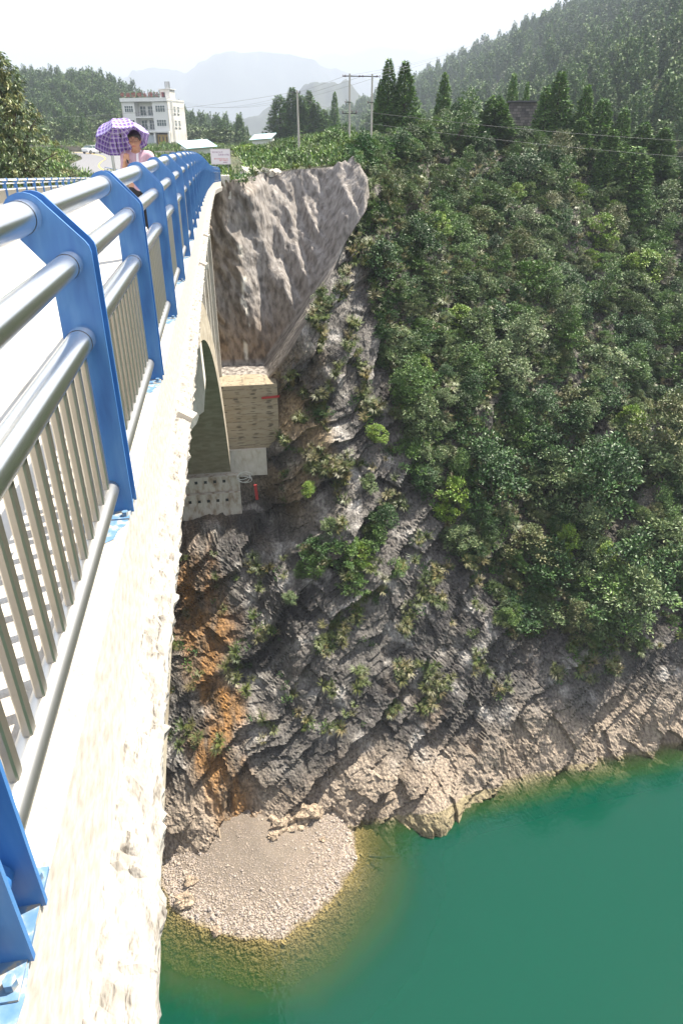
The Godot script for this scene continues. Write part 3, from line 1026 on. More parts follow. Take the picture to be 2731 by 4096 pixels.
func railings() -> void:
	var outline := post_outline()
	var pg := Bag.new()
	pg.prism(outline, -0.006, 0.006)
	var plate := pg.done()
	var sleeves := []
	for r: Array in RAILS:
		sleeves.append(tube_mesh([Vector3(r[1], r[2], 0.0), Vector3(r[1], r[2], -0.108)], r[3] + 0.003, 16))
	var bp := Bag.new()
	bp.box(Vector3(-0.545, 0.008, -0.054), Vector3(0.155, 0.010, 0.26))
	var foot := bp.done()
	var patch_outline := PackedVector2Array()
	for k in 20:
		var a := TAU * k / 20.0
		patch_outline.append(Vector2(cos(a) * 0.095, sin(a) * 0.17) * (1.0 + 0.25 * n2.get_noise_2d(cos(a) * 4.0, sin(a) * 4.0)) + Vector2(-0.575, -0.054))
	var bolt := Bag.new()
	var hx := PackedVector2Array()
	for k in 6: hx.append(Vector2(cos(TAU * k / 6.0), sin(TAU * k / 6.0)) * 0.013)
	bolt.prism(hx, 0.0, 0.02)
	var bolt_mesh := bolt.done()
	var bar := Bag.new()
	var ch := 0.005
	bar.prism(PackedVector2Array([Vector2(-0.012, -0.019 + ch), Vector2(-0.012 + ch, -0.019), Vector2(0.012 - ch, -0.019), Vector2(0.012, -0.019 + ch), Vector2(0.012, 0.019 - ch), Vector2(0.012 - ch, 0.019), Vector2(-0.012 + ch, 0.019), Vector2(-0.012, 0.019 - ch)]), 0.0, 0.555)
	var bar_mesh := bar.done()
	var rail_mesh := []
	var collar_mesh := []
	for r: Array in RAILS:
		var len_ := BAY - 0.108
		rail_mesh.append(tube_mesh([Vector3.ZERO, Vector3(0, 0, -len_)], r[3], 28))
		collar_mesh.append(tube_mesh([Vector3(0, 0, -0.02), Vector3(0, 0, 0.085)], r[3] + 0.0015, 28))
	for side in 2:
		var o := base("bridge_railing")
		if side == 0:
			tag(o, "near blue and stainless steel bridge railing along the right kerb", "railing", "railings of the bridge")
		else:
			tag(o, "far blue and steel bridge railing on the left side of the deck", "railing", "railings of the bridge")
		var bay := BAY if side == 0 else 1.95
		var rest := []
		for n in range(-1, 41 if side == 0 else 37):
			var z := 0.816 + bay * n
			var zn := z + bay
			var here := at_edge(0, 0, z)
			var there := at_edge(0, 0, zn)
			if side == 1:
				here = Vector3(-10.6, -0.75 - drop(z), -z)
				there = Vector3(-10.6, -0.75 - drop(zn), -zn)
			var post := Node3D.new()
			post.name = "post"
			o.add_child(post, true)
			post.position = here
			if side == 1:
				post.rotation.y = PI
				part("plate", plate, M.blue, post)
				part("plate", plate, M.blue, post, Vector3(0, 0, 0.108))
			else:
				part("plate", plate, M.blue, post)
				part("plate", plate, M.blue, post, Vector3(0, 0, -0.108))
				if n < 14:
					for sl: Mesh in sleeves: part("sleeve", sl, M.blue, post)
					part("base_plate", foot, M.blue_paint, post)
					if n < 5:
						for e: float in [0.05, -0.158]:
							part("bolt", bolt_mesh, M.blue_paint, post, Vector3(-0.485, 0.012, e)).rotation.x = -PI / 2
			if n == (40 if side == 0 else 36): break
			var slope := atan2(there.y - here.y, bay)
			var yaw := atan2(there.x - here.x, bay)
			for k in RAILS.size():
				var r: Array = RAILS[k]
				var at: Vector3 = here + Vector3(r[1], r[2], -0.108)
				if side == 1:
					at = post.position + Vector3(-r[1], r[2], 0)
				var rail := part(r[0], rail_mesh[k], M.steel if k < 3 else M.dull_steel, o, at)
				rail.rotation = Vector3(slope, -yaw, 0)
				if side == 1:
					rail.scale.z = bay / (BAY - 0.108)
				elif n < 9 and k < 3:
					part("collar", collar_mesh[k], M.steel, rail, Vector3(0, 0, -(bay - 0.108) + 0.0))
			var count := 13 if side == 0 else 15
			for k in count:
				var zz := z + 0.108 + 0.075 + (bay - 0.108 - 0.15) * k / (count - 1.0)
				if side == 0 and n < 20:
					var q := part("baluster", bar_mesh, M.bar, o, at_edge(-0.535, 0.147, zz))
					q.rotation.x = -PI / 2
				elif side == 0:
					rest.append(Transform3D(Basis(Vector3.RIGHT, -PI / 2), at_edge(-0.535, 0.147, zz)))
				else:
					rest.append(Transform3D(Basis(Vector3.RIGHT, -PI / 2), Vector3(post.position.x + 0.535, -0.75 - drop(zz) + 0.147, -zz)))
		many("balusters", bar_mesh, M.bar, rest, [], o)
	# splashes of blue paint on the kerb round the post feet
	for n in range(0, 8):
		var g := Bag.new()
		var po := PackedVector2Array()
		for q in patch_outline:
			po.append(q * Vector2(1.0, 1.0 + 0.3 * hash1(n, 2)) + Vector2(0.02 * hash1(n, 5), 0))
		g.prism(po, 0.0, 0.002)
		var s := single("paint_splash", g.done(), M.blue_paint, at_edge(0, 0.005, 0.816 + BAY * n))
		s.rotation.x = -PI / 2
		tag(s, "pale blue paint splashed on the kerb round a railing post foot", "paint splash", "paint splashes along the kerb")

# ------------------------------------------------------------------ plants
func leaf(b: Bag, at: Vector3, dir: Vector3, up: Vector3, l: float, w: float, col: Color) -> void:
	var side := dir.cross(up).normalized() * w * 0.5
	var k := b.vert(at, col)
	b.vert(at + dir * l * 0.45 + side + up * w * 0.12, col)
	b.vert(at + dir * l, col)
	b.vert(at + dir * l * 0.45 - side + up * w * 0.12, col)
	b.tri(k, k + 1, k + 2)
	b.tri(k, k + 2, k + 3)

func rdir() -> Vector3:
	var v := Vector3(rnd(-1, 1), rnd(-1, 1), rnd(-1, 1))
	while v.length_squared() > 1.0 or v.length_squared() < 0.01:
		v = Vector3(rnd(-1, 1), rnd(-1, 1), rnd(-1, 1))
	return v.normalized()

func jitter(c: Color, amount: float) -> Color:
	var f := 1.0 + rnd(-amount, amount)
	return Color(c.r * f * (1.0 + rnd(-0.12, 0.12)), c.g * f, c.b * f * (1.0 + rnd(-0.15, 0.15)))

func crown(r: Vector3, clumps: int, per: int, size: float, slim: float, cols: Array, droop := 0.0, shape := 1.0) -> ArrayMesh:   # leaf clumps spread through an egg of half sizes r, base at y = 0
	var b := Bag.new()
	for c in clumps:
		var v := rdir()
		var rad := pow(rng.randf(), 0.45)
		var wide := 1.0 - shape * 0.5 * smooth(0.0, 1.0, v.y)
		var at := Vector3(v.x * r.x * wide, r.y + v.y * r.y, v.z * r.z * wide) * Vector3(rad, 1, rad)
		at.y = lerpf(r.y, at.y, 0.35 + 0.65 * rad)
		var cr := rnd(0.17, 0.36) * minf(r.x, r.y)
		var col: Color = cols[rng.randi() % cols.size()]
		for k in per:
			var o := rdir()
			o.y = absf(o.y) * 0.9 - 0.15
			var p := at + o * cr * pow(rng.randf(), 0.4) * Vector3(1, 0.7, 1)
			var d := (o + rdir() * 0.7 + Vector3(0, 0.15 - droop, 0)).normalized()
			leaf(b, p, d, (o * 0.6 + Vector3.UP + rdir() * 0.5).normalized(), size * rnd(0.7, 1.35), size * slim * rnd(0.8, 1.2), jitter(col, 0.25))
	return b.done()

func stems(r: Vector3, count: int, thick: float) -> ArrayMesh:
	var b := Bag.new()
	for k in count:
		var d := Vector3(rnd(-1, 1) * r.x * 0.6, r.y * rnd(0.7, 1.2), rnd(-1, 1) * r.z * 0.6)
		b.tube([Vector3(0, -0.8, 0), d * 0.35 + Vector3(rnd(-0.1, 0.1), 0, rnd(-0.1, 0.1)), d], [thick, thick * 0.7, thick * 0.25], 6)
	return b.done(true)

func conifer(h: float, r: float, sprays: int, cols: Array, tip := 1.0, size := 0.42) -> ArrayMesh:      # drooping sprays on a narrow cone
	var b := Bag.new()
	for k in sprays:
		var t := 1.0 - pow(rng.randf(), 0.62)
		var y := lerpf(0.06, 1.0, t) * h
		var a := rnd(0, TAU)
		var lobes := 0.78 + 0.3 * sin(a * 3.0 + y * 1.1) * sin(y * 1.7 + a) + 0.16 * sin(a * 5.0 + y * 3.0)
		var rad := r * pow(1.0 - t, 0.78 * tip) * lobes * (0.55 + 0.45 * sqrt(rng.randf())) * smooth(-0.12, 0.12, t)
		var out := Vector3(cos(a), 0, sin(a))
		var p := out * rad + Vector3.UP * y
		var col: Color = cols[rng.randi() % cols.size()]
		for m in 3:
			var d := (out * rnd(0.4, 1.0) + Vector3.UP * rnd(-0.5, 0.75) + rdir() * 0.4).normalized()
			leaf(b, p, d, (Vector3.UP + out * 0.5 + rdir() * 0.3).normalized(), size * rnd(0.6, 1.3), size * 0.42 * rnd(0.7, 1.2), jitter(col, 0.25))
	return b.done()

func trunk(h: float, r: float) -> ArrayMesh:
	var b := Bag.new()
	b.tube([Vector3(0, -0.8, 0), Vector3(0, h * 0.4, 0.02), Vector3(0, h * 0.95, 0)], [r, r * 0.7, r * 0.1], 7)
	return b.done(true)

func tree(called: String, crown_mesh: Mesh, wood: Mesh, leaf_mat: Material, label: String, category: String, group := "") -> Node3D:
	var o := base(called)
	part("trunk" if category.contains("tree") else "stem", wood, M.bark, o)
	part("crown" if category.contains("tree") else "foliage", crown_mesh, leaf_mat, o, Vector3(0, 0.0 if category.contains("tree") else (-0.85 if category == "bush" else -0.5), 0))
	tag(o, label, category, group)
	return o

func plants() -> void:
	var dark := [Color(0.039, 0.086, 0.024), Color(0.053, 0.110, 0.031), Color(0.034, 0.072, 0.026)]
	var mid := [Color(0.077, 0.142, 0.032), Color(0.099, 0.173, 0.037), Color(0.066, 0.124, 0.037)]
	var grey := [Color(0.113, 0.161, 0.068), Color(0.145, 0.186, 0.081), Color(0.091, 0.137, 0.053)]
	var lime := [Color(0.167, 0.251, 0.034), Color(0.204, 0.285, 0.044), Color(0.129, 0.215, 0.034)]
	var brown := [Color(0.125, 0.135, 0.058), Color(0.15, 0.15, 0.07), Color(0.10, 0.125, 0.05)]
	var looks := [
		["dark glossy broadleaf shrub rooted in the steep wooded slope over the river", dark, 0.26, 0.55], ["dark glossy broadleaf shrub rooted in the steep wooded slope over the river", dark, 0.22, 0.6],
		["mid green bushy tree crown on the steep wooded slope over the river", mid, 0.24, 0.5], ["mid green bushy tree crown on the steep wooded slope over the river", mid, 0.28, 0.45],
		["grey green glinting leafy shrub on the steep wooded slope over the river", grey, 0.26, 0.5], ["grey green glinting leafy shrub on the steep wooded slope over the river", grey, 0.3, 0.45],
		["bright lime green shrub standing out on the steep wooded slope over the river", lime, 0.24, 0.5], ["brownish green thinning shrub on the steep wooded slope over the river", brown, 0.24, 0.5]]
	var protos: Array[Node3D] = []
	for l: Array in looks:
		var kind := looks.find(l)
		var r: Vector3 = Vector3(rnd(1.6, 2.1), rnd(1.5, 2.0), rnd(1.6, 2.1)) * [Vector3(1, 1, 1), Vector3(1.35, 0.7, 1.2), Vector3(0.8, 1.35, 0.8), Vector3(1.15, 0.9, 1.15), Vector3(0.85, 1.2, 0.9), Vector3(1.3, 0.8, 1.0), Vector3(0.8, 0.9, 0.8), Vector3(0.9, 1.15, 0.9)][kind]
		protos.append(tree("hillside_shrub", crown(r, 78, 46, l[2] * 0.72, l[3], l[1]), stems(r, 4, 0.07), M.leaf, l[0], "shrub", ["dark", "dark", "mid green", "mid green", "grey green", "grey green", "lime", "brownish"][looks.find(l)] + " shrubs on the wooded slope"))
	var first: Array[bool] = []
	for k in protos.size(): first.append(true)
	var weights := [0, 0, 1, 1, 2, 3, 4, 5, 4, 5, 2, 3, 6, 7, 0, 4]
	var spots: Array[Vector4] = []       # x, y, z, scale
	var tries := 0
	while spots.size() < 292 and tries < 14000:
		tries += 1
		var x := rnd(8.0, 76.0)
		var y := rnd(-50.0, 3.5)
		if y > top_y(x) + 0.2 or rng.randf() > 1.15 - x / 110.0: continue
		if veg(x, y) < 0.55: continue
		if x < 15.5 and y < y_foot(x) + 1.0 and x < 12.0: continue
		var p := rock_point(x, y)
		if x < 15.0 and y > y_foot(x): continue
		var gap := 2.2 + 1.2 * n1.get_noise_2d(x * 3.0, y * 3.0)
		var ok := true
		for s in spots:
			if Vector3(s.x, s.y, s.z).distance_to(p) < gap:
				ok = false
				break
		if ok: spots.append(Vector4(p.x, p.y, p.z, (0.72 + 1.2 * rng.randf() * rng.randf()) * (1.0 if y > -30.0 else 1.25) * (0.85 + 0.3 * smooth(14, 40, x))))
	# single shrubs on the bare rock further left, and along the crest above the cut
	for e: Vector3 in [Vector3(9.5, -13.0, 0.7), Vector3(7.3, -35.4, 1.0), Vector3(9.6, -36.2, 1.1), Vector3(11.2, -37.0, 0.9), Vector3(10.2, -39.4, 0.8), Vector3(12.4, -35.6, 0.9), Vector3(13.6, -34.0, 0.8), Vector3(8.2, -33.4, 0.6), Vector3(6.4, -37.6, 0.6), Vector3(5.0, -37.8, 0.5), Vector3(8.6, -23.0, 0.55), Vector3(12.6, -30.0, 0.7), Vector3(3.6, -40.0, 0.45), Vector3(14.8, -38.0, 0.7), Vector3(14.0, -26.0, 0.7), Vector3(6.6, -30.0, 0.5)]:
		spots.append(Vector4(rock_point(e.x, e.y).x, rock_point(e.x, e.y).y, rock_point(e.x, e.y).z, e.z))
	for s in spots:
		var w: int = weights[rng.randi() % weights.size()]
		var o := protos[w]
		if first[w]: first[w] = false
		else: o = copy(protos[w])
		o.position = Vector3(s.x, s.y - 0.1, s.z + 0.2)
		o.rotation = Vector3(0.35, rnd(0, TAU), 0)
		o.scale = Vector3(rnd(0.85, 1.2), rnd(0.85, 1.25), rnd(0.85, 1.2)) * s.w
		var size_word: String = "small" if s.w < 0.85 else ("large" if s.w > 1.25 else "middling")
		var high: String = "just under the crest" if s.y > -4.0 else ("high on the slope" if s.y > -13.0 else ("halfway up the slope" if s.y > -26.0 else ("low on the slope" if s.y > -38.0 else "just over the bare rock")))
		var across: String = "beside the grey cut" if s.x < 15.0 else ("left of the middle" if s.x < 24.0 else ("towards the middle" if s.x < 34.0 else ("towards the right" if s.x < 48.0 else "at the right edge")))
		tag(o, "%s %s, %s, %s" % [size_word, ["dark glossy shrub", "dark small leaved shrub", "mid green bushy crown", "mid green broad leaved crown", "grey green glinting shrub", "silvery green leafy shrub", "bright lime green shrub", "brownish thinning shrub"][w], high, across])
	# scrub of the same kinds, past the count of single shrubs
	for w: int in [0, 3, 5]:
		var sp := []
		var sc := []
		for k in 900:
			var x := rnd(12.0, 88.0)
			var y := rnd(-51.0, 2.5)
			if y > top_y(x) or veg(x, y) < 0.6 or rng.randf() > 0.5: continue
			if x < 15.5 and y > y_foot(x): continue
			sp.append(Transform3D(Basis.from_euler(Vector3(0.35, rnd(0, TAU), 0)).scaled(Vector3.ONE * rnd(0.3, 0.72)), rock_point(x, y) + Vector3(0, -0.35, 0.1)))
			var t := rnd(0.6, 1.15)
			sc.append(Color(t * rnd(0.9, 1.25), t, t * rnd(0.8, 1.1)))
		for k in 60:      # along the broken edge of the crest
			var x := rnd(14.5, 90.0)
			var edge := bank_line(x)[372 + rng.randi() % 12]
			sp.append(Transform3D(Basis.from_euler(Vector3(0.25, rnd(0, TAU), 0)).scaled(Vector3(rnd(0.5, 1.15), rnd(0.4, 1.1), rnd(0.5, 1.15))), edge + Vector3(0, -0.5, rnd(-1.5, 0.8))))
			sc.append(Color(rnd(0.8, 1.2), rnd(0.85, 1.15), 0.9))
		tag(many(numbered("scrub"), protos[w].get_child(1).mesh, M.leaf, sp, sc), "small %s scrub filling in between the larger shrubs of the slope" % ["dark", "mid green", "grey green"][[0, 3, 5].find(w)], "scrub")
	# undergrowth that covers the soil between them
	var tuft := Bag.new()
	for k in 26:
		var o := rdir()
		o.y = absf(o.y)
		leaf(tuft, o * rnd(0.05, 0.4), (o + Vector3.UP * 0.3).normalized(), (Vector3.UP + rdir() * 0.6).normalized(), rnd(0.16, 0.3), rnd(0.07, 0.13), Color.WHITE)
	var blades := Bag.new()
	for k in 34:
		var a := rnd(0, TAU)
		var o := Vector3(cos(a), 0, sin(a))
		var l := rnd(0.4, 0.95)
		var p0 := o * rnd(0.0, 0.15)
		var mid_p := p0 + o * l * 0.22 + Vector3.UP * l * 0.62
		var end := p0 + o * l * 0.65 + Vector3.UP * l * 0.72
		var side := o.cross(Vector3.UP) * 0.018
		var b0 := blades.vert(p0 - side)
		blades.vert(p0 + side)
		blades.vert(mid_p + side)
		blades.vert(mid_p - side)
		blades.vert(end)
		blades.tri(b0, b0 + 1, b0 + 2)
		blades.tri(b0, b0 + 2, b0 + 3)
		blades.tri(b0 + 3, b0 + 2, b0 + 4)
	var tuft_mesh := tuft.done()
	var blade_mesh := blades.done()
	var tp := []
	var tc := []
	var gp := []
	var gc := []
	for k in 30000:
		var x := rnd(-12.0, 92.0) if k % 3 else rnd(4.0, 40.0)
		var y := rnd(-56.0, 4.0)
		var v := veg(x, y)
		if y > top_y(x) or (x < 15.0 and y > y_foot(x)): continue
		var on_rock := v < 0.3
		if on_rock and (n2.get_noise_2d(x * 0.7, y * 0.7) < 0.22 or y < -51.0 or (x < 4.0 and y > -36.0)): continue
		if not on_rock and rng.randf() > 0.4: continue
		var at := rock_point(x, y) + Vector3(0, 0.05, 0.05)
		var b := Basis.from_euler(Vector3(rnd(0.2, 0.8), rnd(0, TAU), 0))
		if rng.randf() < (0.5 if on_rock else 0.66):
			tp.append(Transform3D(b.scaled(Vector3.ONE * rnd(0.8, 1.9) * (0.7 if on_rock else 1.0)), at))
			var c: Color = [dark, dark, mid, dark, mid, dark][rng.randi() % 6][0]
			tc.append(jitter(c, 0.3))
		else:
			gp.append(Transform3D(Basis.from_euler(Vector3(rnd(0.2, 0.9), 0, rnd(-0.3, 0.3))) * Basis(Vector3.UP, rnd(0, TAU)).scaled(Vector3.ONE * rnd(0.8, 1.6)), at))
			gc.append(jitter([Color(0.10, 0.12, 0.035), Color(0.075, 0.10, 0.03), Color(0.15, 0.135, 0.06)][rng.randi() % 3], 0.3))
	# grass and weeds along the crest, on the slope by the cut and over the plain behind
	for k in 26000:
		var x := rnd(-70.0, 90.0)
		var z := -74.6 - 120.0 * pow(rng.randf(), 1.4)
		if x < -11.0 and rng.randf() < 0.3: z = rnd(-50.0, -76.0)
		var y: float
		if x > 3.0 and z > -148.0:
			var line_x := snappedf(x, 0.5)
			y = crest_y(line_x, -z)
			if y < -900.0: continue
		elif z > -74.6:
			y = lerpf(-26.0, -2.4, smooth(0.0, 0.30, (-z - 40.0) / 36.0))
		else:
			y = land(x, z)
			if near_road(x, z, 4.3): continue
		if rng.randf() < 0.72:
			tp.append(Transform3D(Basis.from_euler(Vector3(0, rnd(0, TAU), 0)).scaled(Vector3.ONE * rnd(0.8, 2.0)), Vector3(x, y + 0.1, z)))
			tc.append(jitter([mid, lime, mid, grey, dark][rng.randi() % 5][rng.randi() % 3], 0.3))
		else:
			gp.append(Transform3D(Basis(Vector3.UP, rnd(0, TAU)).scaled(Vector3.ONE * rnd(0.45, 0.85)), Vector3(x, y, z)))
			gc.append(jitter([Color(0.14, 0.15, 0.04), Color(0.11, 0.14, 0.035), Color(0.20, 0.18, 0.07)][rng.randi() % 3], 0.3))
	tag(many("undergrowth", tuft_mesh, M.leaf, tp, tc), "leafy undergrowth and weeds between the shrubs and on the rock ledges", "undergrowth")
	tag(many("grass", blade_mesh, M.leaf, gp, gc), "long tufted grass on the slope, the ledges and the crest", "grass")
	crest_plants(dark, mid, grey, lime, brown)
	forests(dark, mid)
	big_tree(mid)

var crest_cache := {}
func crest_y(x: float, d: float) -> float:
	if not crest_cache.has(x):
		crest_cache[x] = bank_line(x)
	var l: PackedVector3Array = crest_cache[x]
	if -l[380].z > d: return -1000.0
	for k in range(381, l.size()):
		if -l[k].z >= d:
			return l[k].y
	return -1000.0 if -l[380].z > d else l[l.size() - 1].y

func rock_point(x: float, y: float) -> Vector3:      # on the rough surface of the face
	var q := Vector3(x, y, -face_d(x, y))
	var up := Vector3(0, 0.4, face_d(x, y - 0.2) - face_d(x, y + 0.2))
	var nn := Vector3(0, -up.z, up.y).normalized()
	return q + nn * strata(q) * (0.3 if x < 2.0 and y > -34.0 else 1.0)

func near_road(x: float, z: float, r: float) -> bool:
	var p := Vector2(x, z)
	for k in road_points.size() - 1:
		if Geometry2D.get_closest_point_to_segment(p, road_points[k], road_points[k + 1]).distance_to(p) < r:
			return true
	return false

func ground_at(x: float, z: float) -> float:
	if x > 3.0 and z > -148.0:
		var y := crest_y(snappedf(x, 0.5), -z)
		if y > -900.0: return y
		return -face_y(x, -z)
	return land(x, z)

func face_y(x: float, d: float) -> float:
	return -bank_y(x, d)

func crest_plants(dark: Array, mid: Array, grey: Array, lime: Array, brown: Array) -> void:
	var protos: Array[Node3D] = []
	var names := ["leafy mid green bush among the weeds beyond the bridge", "grey green leafy bush among the weeds beyond the bridge", "yellow green bush among the weeds beyond the bridge", "reddish brown tinged bush among the weeds beyond the bridge"]
	var pal := [mid, grey, lime, brown]
	for k in 4:
		var r := Vector3(1.2, 1.1, 1.2)
		protos.append(tree("bush", crown(r, 26, 36, 0.2, 0.45, pal[k]), stems(r, 5, 0.04), M.leaf, names[k], "bush", ["mid green", "grey green", "yellow green", "brown tinged"][k] + " bushes beyond the bridge"))
	var spots: Array[Vector3] = []
	var made := [false, false, false, false]
	var tries := 0
	while spots.size() < 299 and tries < 12000:
		tries += 1
		var x := rnd(-60.0, 78.0)
		var d := rnd(76.0, 190.0)
		if x < -9.0 and d < 90.0: continue
		if near_road(x, -d, 5.6): continue
		if x < -8.0 and rng.randf() < 0.35: continue
		if x > -2.0 and x < 6.0 and d < 86.0: continue
		var y := ground_at(x, -d)
		if x > 3.0 and d < 148.0 and crest_y(snappedf(x, 0.5), d) < -900.0: continue
		var p := Vector3(x, y, -d)
		var ok := true
		for s in spots:
			if s.distance_to(p) < 2.0:
				ok = false
				break
		if not ok: continue
		spots.append(p)
		var w := [0, 0, 1, 1, 2, 3, 0][rng.randi() % 7] as int
		var o := protos[w]
		if made[w]: o = copy(protos[w])
		made[w] = true
		o.position = p + Vector3(0, -0.2, 0)
		o.rotation.y = rnd(0, TAU)
		o.scale = Vector3(rnd(0.9, 1.9), rnd(0.8, 1.6), rnd(0.9, 1.9)) * (1.0 if x < 14.0 or x > 34.0 else rnd(1.0, 1.5))
		var where_: String = "by the winding road" if x < -6.0 else ("behind the notice board" if x < 6.0 else ("above the grey cut" if x < 16.0 else ("near the twin pole" if x < 30.0 else ("between pole and stone hut" if x < 48.0 else "right of the stone hut"))))
		tag(o, "%s bush %s, %s" % [["mid green", "grey green", "yellow green", "brownish tinged"][w], where_, "close to the edge" if d < 96.0 else ("further back" if d < 130.0 else "far back on the plain")])
	# cypress like conifers on the crest: x, distance, height, spread, label
	var cones := []
	for k in 3:
		cones.append([conifer(9.0, 1.75, 2600, [Color(0.095, 0.180, 0.055), Color(0.155, 0.240, 0.065), Color(0.115, 0.200, 0.065)], [1.0, 0.8, 0.62][k], 0.34), trunk(9.0, 0.16)])
	for e: Array in [   # x, distance, height of the tip, half width, kind
		[28.3, 128.1, 12.8, 1.81, 0, "left tree of the tall dark conifer pair behind the twin pole line"],
		[30.7, 126.7, 12.4, 2.07, 0, "right tree of the tall dark conifer pair behind the twin pole line"],
		[27.3, 129.3, 10.1, 0.98, 0, "short conifer against the left flank of the tall pair"],
		[39.9, 135.4, 11.6, 1.47, 0, "slim lone conifer right of the tall conifer pair"],
		[43.3, 132.8, 7.6, 1.30, 1, "low conifer between the slim lone conifer and the stone hut"],
		[41.3, 112.9, 7.2, 1.92, 2, "round topped conifer on the crest just left of the stone hut"],
		[55.4, 143.0, 12.1, 1.58, 0, "pointed conifer rising behind the left end of the stone hut roof"],
		[58.8, 144.5, 10.9, 1.13, 0, "small pointed conifer rising behind the middle of the stone hut roof"],
		[54.6, 120.9, 10.8, 2.45, 0, "tall broad conifer right of the stone hut"],
		[52.3, 120.2, 8.9, 1.66, 1, "lower conifer between the stone hut and the tall broad conifer"],
		[58.6, 119.2, 8.9, 1.82, 0, "conifer on the crest third to the right of the stone hut"],
		[60.5, 116.9, 7.1, 1.96, 1, "conifer on the crest fourth to the right of the stone hut"],
		[55.7, 113.6, 4.4, 1.61, 1, "narrow conifer on the slope below the crest group right of the hut"],
		[58.2, 108.1, 2.7, 1.85, 0, "tall column conifer standing lower on the right slope"],
		[61.4, 106.1, 0.6, 2.07, 2, "broad dark column conifer lowest on the right slope"],
		[66.4, 113.9, 3.8, 1.88, 1, "small conifer on the right crest near the picture edge"],
		[68.6, 111.5, 3.0, 1.93, 0, "dark pointed conifer at the right picture edge"],
		[64.0, 116.3, 5.9, 1.42, 1, "conifer on the crest between the column conifer and the right edge"],
		[14.7, 179.9, 10.3, 2.48, 1, "leftmost conifer of the clump behind the single concrete pole"],
		[17.8, 181.5, 11.8, 2.50, 0, "tallest conifer of the clump behind the single concrete pole"],
		[19.4, 179.2, 10.4, 2.25, 1, "middle conifer of the clump behind the single concrete pole"],
		[21.7, 181.9, 11.3, 1.94, 0, "slim pointed conifer of the clump behind the single concrete pole"],
		[22.9, 179.6, 9.1, 2.05, 1, "low conifer of the clump behind the single concrete pole"],
		[25.0, 181.3, 7.6, 1.96, 0, "rightmost conifer of the clump behind the single concrete pole"],
		[27.8, 182.9, 11.1, 1.16, 0, "lone slim conifer between the clump and the twin pole line"]]:
		var o := tree("conifer", cones[e[4]][0], cones[e[4]][1], M.needle, e[5], "conifer tree", "conifers on the crest beyond the gorge")
		var gy := ground_at(e[0], -e[1]) - 0.3
		o.position = Vector3(e[0], gy, -e[1])
		o.scale = Vector3(e[3] / 0.95, maxf(e[2] - gy, 3.0) / 9.0, e[3] / 0.95)
		o.rotation.y = rnd(0, TAU)

